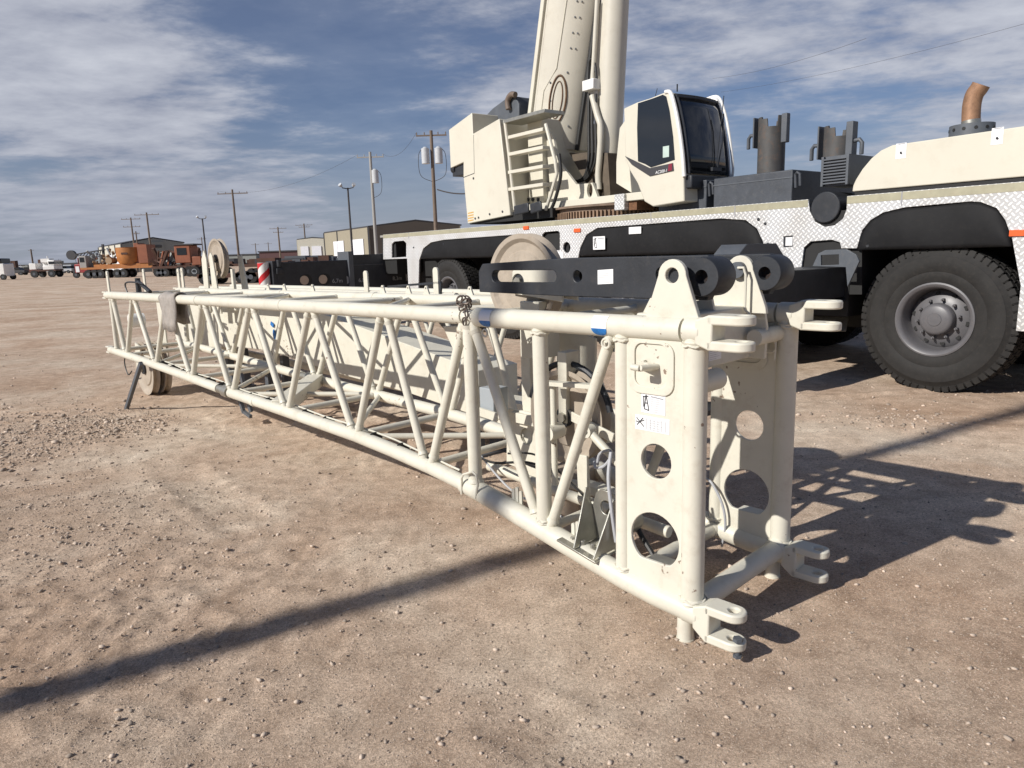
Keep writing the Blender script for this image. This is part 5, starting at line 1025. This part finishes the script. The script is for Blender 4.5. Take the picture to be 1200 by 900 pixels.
# ---- vehicles in the background
def wheelset(t, xs, y0, y1, r, w=.3):
    b = MB(); b.tube((0,0,0),(0,w,0), r, n=18); b.mat(1).tube((0,-.02,0),(0,w+.02,0), r*.4, n=14); first = True; o = None
    for x in xs:
        for y in (y0, y1-w):
            if o is None: o = b.build('wheel', [DARKM, GREYS], t); c = o
            else: c = o.copy(); col.objects.link(c); c.parent = t
            c.location = (x, y, r)
def mixer():
    p = at(160, 324, 94); t = thing('mixer_truck', 'orange oilfield cementing truck with open round tank', 'truck', (p.x, 94, 0), 0)
    S = 94/F_                       # metres per pixel at that distance
    X = lambda px: (px-160)*S
    b = MB(); b.box((X(103),-1.2,1.15),(X(185),1.2,1.4)); b.box((X(118),-1.1,1.4),(X(180),1.1,1.75)); b.build('chassis', ORP, t, smooth=False)
    wheelset(t, [X(p_) for p_ in (111,118,125,144,151)], -1.25,1.25,.55)
    b = MB(); cx = X(156); b.lathe([(0,1.75),(1.35,1.75),(1.58,2.1),(1.64,3.0),(1.64,3.75),(1.68,3.8),(1.54,3.8),(1.45,3.5),(0,3.5)], (cx,0,0), (0,0,1), 32); b.build('tank', ORP, t)
    b = MB(); b.box((cx-.3,-1.66,2.9),(cx+.5,-1.62,3.15)); b.build('tank_marking', RUSTB, t)
    b = MB(); b.box((X(170),-1.2,1.75),(X(181),1.1,4.1)); b.box((X(165),-.9,1.75),(X(170),.9,4.3)); b.build('cabinet', ORP2, t, bevel=.03)
    R = random.Random(3); b = MB()
    for k in range(26): x = R.uniform(X(112),X(139)); z = R.uniform(1.6,3.1); b.mat(k % 2).tube((x,R.uniform(-1,.5),z),(x+R.uniform(-.6,.6),R.uniform(-1,.5),z+R.uniform(.1,.9)), R.uniform(.06,.2), n=8)
    b.mat(0).tube((X(136),-1.2,2.2),(X(136),.2,2.2), .42, n=20); b.build('pump_unit', [mat('pump_tan',(.36,.24,.14),.6), mat('pump_grey',(.28,.30,.31),.6)], t)
    b = MB(); b.box((X(102),-1.1,1.3),(X(110),1.1,2.9)); b.build('cab', mat('dull_pale_cab',(.33,.31,.29),.6), t, bevel=.06); b = MB(); b.box((X(103),-1.13,2.1),(X(108),-1.1,2.7)); b.build('window', GLASS, t)
mixer()
def rig(px0, px1, Y, label, seed):
    p = g2((px0+px1)/2, Y); S = Y/F_; hw = (px1-px0)/2*S; t = thing('rig_trailer', label, 'trailer', (p.x,Y,0), 0, 'rusty oilfield rig trailers')
    b = MB(); b.box((-hw,-1.2,1.0),(hw,1.2,1.3)); b.build('bed', RUSTB, t, smooth=False)
    wheelset(t, (-hw*.75,-hw*.6,-hw*.4,hw*.4,hw*.6,hw*.8), -1.25,1.25,.5)
    R = random.Random(seed); b = MB()
    for k in range(int(26+hw*3)):
        x = R.uniform(-hw,hw); z = 1.3+R.random()**2*2.0; b.mat(R.choice((0,0,0,1,2))).obox((x,R.uniform(-1.2,1),1.3),(x+R.uniform(-1,1),R.uniform(-1.2,1),z+.3), R.uniform(.08,.6),R.uniform(.1,.6))
    b.build('machinery', [RUSTB, ORP2, BGREY], t, smooth=False)
rig(182, 232, 90, 'rusty rig trailer with steel machinery right of the orange tank', 5)
def yellowcab():
    p = g2(221, 84); t = thing('crane_truck', 'orange and rust coloured truck tractor at the right end of the machinery row', 'truck', (p.x,84,0)); 
    b = MB(); b.box((-1.1,-1.1,1.6),(.7,1.1,3.6)); b.box((.7,-1,1.3),(1.8,1,2.3)); b.build('body', ORP2, t, bevel=.08)
    b = MB(); b.box((-1.3,-1.2,3.6),(1.2,1.2,3.75)); b.build('roof', BTRIM, t); b = MB(); b.box((-.8,-1.13,2.5),(.3,-1.1,3.3)); b.build('window', GLASS, t)
    wheelset(t, (-.6,1.0), -1.25,1.25,.6); b = MB(); b.tube((1.0,-1.27,.6),(1.0,-1.25,.6), .3, n=14); b.tube((-.6,-1.27,.6),(-.6,-1.25,.6), .3, n=14); b.build('rims', GREYB, t)
yellowcab()
# black derrick boom with round head
dr = thing('derrick_boom', 'black lattice gin pole boom with round head sheave above the red truck', 'boom', (at(84,299,96).x, 96, 0)); zz = hz(84,299,96); zz2 = hz(122,297,96); ln = (122-84)*96/F_
b = MB(); 
for dz, dy in ((.3,.3),(-.3,.3),(.3,-.3),(-.3,-.3)): b.obox((.6,dy*.5,zz+dz*.3),(ln,dy,zz2+dz*1.6), .12,.12)
for k in range(9): x = .6+(ln-.6)*k/9; x2 = .6+(ln-.6)*(k+1)/9; h_ = .1+.4*k/9; b.obox((x,0,zz-h_+(zz2-zz)*k/9),(x2,0,zz+h_+(zz2-zz)*(k+1)/9), .08,.08)
b.build('lattice', BTRIM, dr, smooth=False); b = MB(); b.tube((0,-.2,zz),(0,.2,zz), .62, n=24); b.build('head_sheave', BTRIM, dr)
b = MB(); b.obox((ln-.3,0,0),(ln-.1,0,zz2+1.2), .25,.25,(1,0,0)); b.build('mast', BTRIM, dr)
# red truck
p = g2(99, 101); rt = thing('red_truck', 'dark red truck parked nose out below the black boom', 'truck', (p.x,101,0))
b = MB(); b.box((-.9,-1.2,.7),(.9,2,1.9)); b.box((-.85,-.4,1.9),(.85,1.8,2.75)); b.build('body', RDP, rt, bevel=.08)
b = MB(); b.box((-.75,-.43,2.0),(.75,-.4,2.6)); b.build('windscreen', GLASS, rt); b = MB(); b.box((-.75,-1.24,.8),(-.25,-1.2,1.6)); b.build('placard', LABEL, rt); b = MB(); b.box((-1.0,-.5,2.75),(1.3,1.6,2.85)); b.build('roof', TRF, rt)
wheelset(rt, (-.95,.75), -1.0,1.6,.45,.25)
# white service trucks
def wtruck(px, Y, label, sgn=1):
    p = g2(px, Y); t = thing('service_truck', label, 'truck', (p.x,Y,0))
    b = MB(); b.box((-2.3,-1.1,1.0),(2.0,1.1,1.25)); b.build('frame', RUSTB, t)
    b = MB(); b.box((.0,-1.1,1.2),(1.9,1.1,1.9)); b.box((.8,-1.0,1.9),(1.95,1.0,2.75)); b.build('cab', WHITEP, t, bevel=.1)
    b = MB(); b.box((1.0,-1.03,2.1),(1.97,1.03,2.5)); b.build('window', GLASS, t)
    b = MB(); b.box((-2.3,-.9,1.3),(-1.2,.9,2.3)); b.build('body_box', WHITEP, t, bevel=.06)
    b = MB(); b.tube((-.2,0,1.3),(-.2,0,2.9), .35, n=12); b.tube((.3,0,1.3),(.3,0,3.4), .08, n=6); b.box((-.5,-.6,2.4),(.9,.6,3.0)); b.build('pump', WHITEP, t)
    wheelset(t, (-1.5,1.3), -1.15,1.15,.6)
wtruck(53, 118, 'white service truck with pump unit parked far on the left')
p = g2(-3, 106); pk = thing('white_van', 'white van cut by the left edge of the picture', 'van', (p.x,106,0))
b = MB(); b.box((-3,-1.1,.5),(1.45,1.1,2.35)); b.build('body', WHITEP, pk, bevel=.12); b = MB(); b.box((-2.8,-1.05,2.3),(1.1,1.05,3.1)); b.build('upper_body', GLASS, pk, bevel=.12); wheelset(pk, (-2,1.1), -1.15,1.15,.42,.25)
def parked(px, Y, label, m, h=1.8):
    p = g2(px, Y); t = thing('parked_pickup', label, 'pickup', (p.x,Y,0), 0, 'pickups parked far off on the left'); b = MB(); b.box((-2.4,-.9,.5),(2.4,.9,1.15)); b.build('body', m, t, bevel=.1); b = MB(); b.plate([(-.6,1.12),(1.4,1.12),(.9,h),(-.4,h)], [], XZ(-.8), (0,1.6,0)); b.build('cabin', GLASS, t); wheelset(t, (-1.5,1.5), -.95,.95,.4,.25)
parked(17, 170, 'dark pickup parked far off between the white van and service truck', BTRIM); parked(30, 175, 'maroon pickup parked far off left of the service truck', RDP); parked(73, 180, 'silver pickup parked far off right of the service truck', TRF); parked(82, 185, 'black pickup parked far off near the red truck', BTRIM)
b = MB(); b.obox((0,0,0),(0,0,1.3), .25,.25,(1,0,0)); o = b.build('bollard', BTRIM, None); o.location = g2(84.5, 112); tag(o, 'short dark post standing left of the red truck', 'bollard')
# far jumble of equipment on the horizon that reads as one mass
b = MB(); Rh = random.Random(21)
for k in range(420):
    px = Rh.uniform(-40, 470); Y = Rh.uniform(230, 340); p = g2(px, Y); w_ = Rh.uniform(.4, 4.5); h_ = Rh.uniform(.4, 2.6)*(1 if Rh.random() < .85 else 1.8); b.mat(Rh.choice((0,0,1,2,3,4)))
    b.box((p.x, p.y, 0), (p.x+w_, p.y+Rh.uniform(1,3), h_))
    if Rh.random() < .12: b.tube((p.x+w_/2,p.y,h_), (p.x+w_/2+Rh.uniform(-.5,.5),p.y,h_+Rh.uniform(.6,3)), .07, n=5)
o = b.build('far_equipment', [BTRIM, BGREY, RUSTB, TRF, POLED], None, smooth=False); tag(o, 'jumble of distant oilfield equipment along the horizon', 'equipment', kind='stuff')
# flatbed trailers in the middle distance
def flatbed(px0, px1, yt, Y, label, seed, dep=2.4, load=True):
    p0, p1 = g2(px0,Y), g2(px1,Y); z = hz((px0+px1)/2, yt, Y); L_ = p1.x-p0.x; t = thing('flatbed_trailer', label, 'trailer', (p0.x,Y,0), 0, 'flatbed trailers parked in the middle distance'); zb = min(z-.15, 1.3)
    b = MB(); b.box((0,0,zb-.3),(L_,dep,zb)); b.build('bed', RUSTB, t, smooth=False); R = random.Random(seed)
    wheelset(t, [L_*f for f in (.12,.2,.72,.8,.88)], .0,dep,.45)
    if load and z-zb > .15:
        b = MB()
        for k in range(int(L_*1.6)): x = R.uniform(0,L_*.93); b.mat(R.choice((0,0,1,2))).box((x,R.uniform(0,.6),zb),(x+R.uniform(.5,2.6),dep-.2,zb+R.uniform(.3,1)*(z-zb)))
        b.build('steel_load', [RUSTB, GREYS, BTRIM], t, smooth=False)
flatbed(228, 300, 318, 52, 'low dark flatbed trailer just left of the upright sheaves', 1, load=False)
flatbed(232, 262, 303, 88, 'dark tank trailer behind the low flatbed', 2)
flatbed(285, 350, 300, 70, 'rusty loaded flatbed above the striped outrigger jack', 3)
flatbed(330, 420, 299, 76, 'rusty loaded flatbed above the rear outrigger beam', 4)
flatbed(400, 470, 297, 72, 'rusty loaded flatbed below the tan warehouse', 6)
flatbed(300, 345, 306, 62, 'low flatbed trailer touching the striped jack', 7)

# ================================================================ CAMERA, LIGHT, SKY
cam = bpy.data.cameras.new('camera'); co = bpy.data.objects.new('camera', cam); col.objects.link(co); sc.camera = co
cam.sensor_width = 36; cam.lens = 36*F_/1200; cam.clip_end = 9000; cam.clip_start = .05
M3 = Matrix((cX, cY, -fwd)).transposed(); co.matrix_world = Matrix.Translation(CAM) @ M3.to_4x4()
sun = bpy.data.lights.new('sun', 'SUN'); sun.energy = 4.8; sun.angle = math.radians(.53); sun.color = (1,.955,.89)
so = bpy.data.objects.new('sun', sun); col.objects.link(so)
sd = V((math.cos(SAZ)*math.cos(SEL), math.sin(SAZ)*math.cos(SEL), -math.sin(SEL))); so.rotation_euler = sd.to_track_quat('-Z', 'Y').to_euler()
w = bpy.data.worlds.new('World'); sc.world = w; w.use_nodes = True; nt = w.node_tree; L = nt.links; bg = nt.nodes['Background']
sky = nn(nt, 'ShaderNodeTexSky', sky_type='NISHITA', sun_disc=False); sky.sun_elevation = SEL
sky.sun_rotation = math.atan2(-sd.x, -sd.y); sky.air_density = 1.0; sky.dust_density = .35; sky.ozone_density = 1.5
tc = nn(nt, 'ShaderNodeTexCoord'); sx = nn(nt, 'ShaderNodeSeparateXYZ'); L.new(tc.outputs['Generated'], sx.inputs[0])
def MM(op, a, b_=None, c=None, clamp=False):
    n = nn(nt, 'ShaderNodeMath', operation=op); n.use_clamp = clamp
    for i, q_ in enumerate((a, b_, c)):
        if q_ is None: continue
        if isinstance(q_, (int, float)): n.inputs[i].default_value = q_
        else: L.new(q_, n.inputs[i])
    return n.outputs[0]
zc_ = MM('ADD', MM('MAXIMUM', sx.outputs['Z'], 0.0), .10); cx_ = nn(nt, 'ShaderNodeCombineXYZ'); L.new(MM('DIVIDE', sx.outputs['X'], zc_), cx_.inputs[0]); L.new(MM('DIVIDE', sx.outputs['Y'], zc_), cx_.inputs[1])
def cn(sc_, loc, det, rough, dist, sca=(1,1,1), rot=0):
    mp = nn(nt, 'ShaderNodeMapping'); mp.inputs['Location'].default_value = loc; mp.inputs['Scale'].default_value = sca; mp.inputs['Rotation'].default_value = (0,0,rot); L.new(cx_.outputs[0], mp.inputs[0])
    n = nn(nt, 'ShaderNodeTexNoise'); n.inputs['Scale'].default_value = sc_; n.inputs['Detail'].default_value = det; n.inputs['Roughness'].default_value = rough; n.inputs['Distortion'].default_value = dist; L.new(mp.outputs[0], n.inputs['Vector']); return n.outputs['Fac']
big = cn(.42, (3.1,1.7,0), 6, .5, .2, (1,1.3,1), .5); fine = cn(2.4, (0,4,0), 9, .60, .12, (1,1.15,1), .5); wisp = cn(8.5, (2,1,0), 6, .62, .15, (1,1.5,1), .4)
def blob(px, py, sg, amp):
    d_ = ray(px, py).normalized(); dt = nn(nt, 'ShaderNodeVectorMath', operation='DISTANCE'); L.new(tc.outputs['Generated'], dt.inputs[0]); dt.inputs[1].default_value = d_
    return MM('MULTIPLY', MM('EXPONENT', MM('MULTIPLY', MM('POWER', MM('DIVIDE', dt.outputs['Value'], sg), 2.0), -1.0)), amp)
bias = 0.0
for bl in ((300,20,.24,-.50),(480,215,.13,-.5),(960,185,.26,-.22),(20,225,.10,-.35),(1150,60,.2,.05),(210,150,.28,.35),(40,80,.2,.2),(540,150,.16,.3),(900,40,.2,.15)): bias = MM('ADD', bias, blob(*bl))
cov = MM('MULTIPLY_ADD', MM('SUBTRACT', big, .5), 2.0, MM('MULTIPLY_ADD', MM('SUBTRACT', fine, .5), 1.0, MM('MULTIPLY_ADD', MM('SUBTRACT', wisp, .5), .35, MM('ADD', bias, .66))), clamp=True)
rmp = nn(nt, 'ShaderNodeMapRange', interpolation_type='SMOOTHSTEP'); rmp.inputs['From Min'].default_value = .38; rmp.inputs['From Max'].default_value = .85; L.new(cov, rmp.inputs['Value'])
STR = .06
def lin(r, g, b_): return tuple(((c/255+.055)/1.055)**2.4 if c/255 > .04 else c/255/12.92 for c in (r, g, b_))
EXPO = .10; kx = 2**EXPO*STR
thick = nn(nt, 'ShaderNodeValToRGB'); e = thick.color_ramp.elements; L.new(MM('MULTIPLY_ADD', MM('SUBTRACT', fine, .5), 1.6, MM('MULTIPLY_ADD', MM('SUBTRACT', big, .5), 1.2, .42), clamp=True), thick.inputs['Fac'])
e[0].position = .15; e[0].color = (*lin(152,157,174), 1); e[1].position = .85; e[1].color = (*lin(208,211,220), 1)
csc = nn(nt, 'ShaderNodeVectorMath', operation='SCALE'); L.new(thick.outputs['Color'], csc.inputs[0]); csc.inputs['Scale'].default_value = 1/kx
tint = nn(nt, 'ShaderNodeMix', data_type='RGBA', blend_type='MULTIPLY'); tint.inputs['Factor'].default_value = 1; L.new(sky.outputs[0], tint.inputs[6]); tint.inputs[7].default_value = (.60,.74,1.0,1)
mx = nn(nt, 'ShaderNodeMix', data_type='RGBA'); zen = nn(nt, 'ShaderNodeMapRange', interpolation_type='SMOOTHSTEP'); zen.inputs['From Min'].default_value = .52; zen.inputs['From Max'].default_value = .72; zen.inputs['To Min'].default_value = 1; zen.inputs['To Max'].default_value = .0; L.new(sx.outputs['Z'], zen.inputs['Value'])
bk = nn(nt, 'ShaderNodeMapRange', interpolation_type='SMOOTHSTEP'); bk.inputs['From Min'].default_value = -.45; bk.inputs['From Max'].default_value = .05; bk.inputs['To Min'].default_value = .1; L.new(sx.outputs['Y'], bk.inputs['Value'])
L.new(MM('MULTIPLY', MM('MULTIPLY', MM('MULTIPLY_ADD', rmp.outputs[0], .68, .24), zen.outputs[0]), bk.outputs[0]), mx.inputs['Factor']); L.new(tint.outputs[2], mx.inputs[6]); L.new(csc.outputs[0], mx.inputs[7])
hzf = nn(nt, 'ShaderNodeMapRange', interpolation_type='SMOOTHSTEP'); hzf.inputs['From Min'].default_value = .20; hzf.inputs['From Max'].default_value = .0; hzf.inputs['To Max'].default_value = .72; L.new(sx.outputs['Z'], hzf.inputs['Value'])
mh = nn(nt, 'ShaderNodeMix', data_type='RGBA'); L.new(hzf.outputs[0], mh.inputs['Factor']); L.new(mx.outputs[2], mh.inputs[6]); mh.inputs[7].default_value = tuple(c/kx for c in lin(155,161,177))+(1,)
L.new(mh.outputs[2], bg.inputs['Color']); bg.inputs['Strength'].default_value = STR
vs_ = sc.view_settings; vs_.view_transform = 'Standard'; vs_.look = 'None'; vs_.exposure = EXPO; vs_.gamma = 1; vs_.use_curve_mapping = False
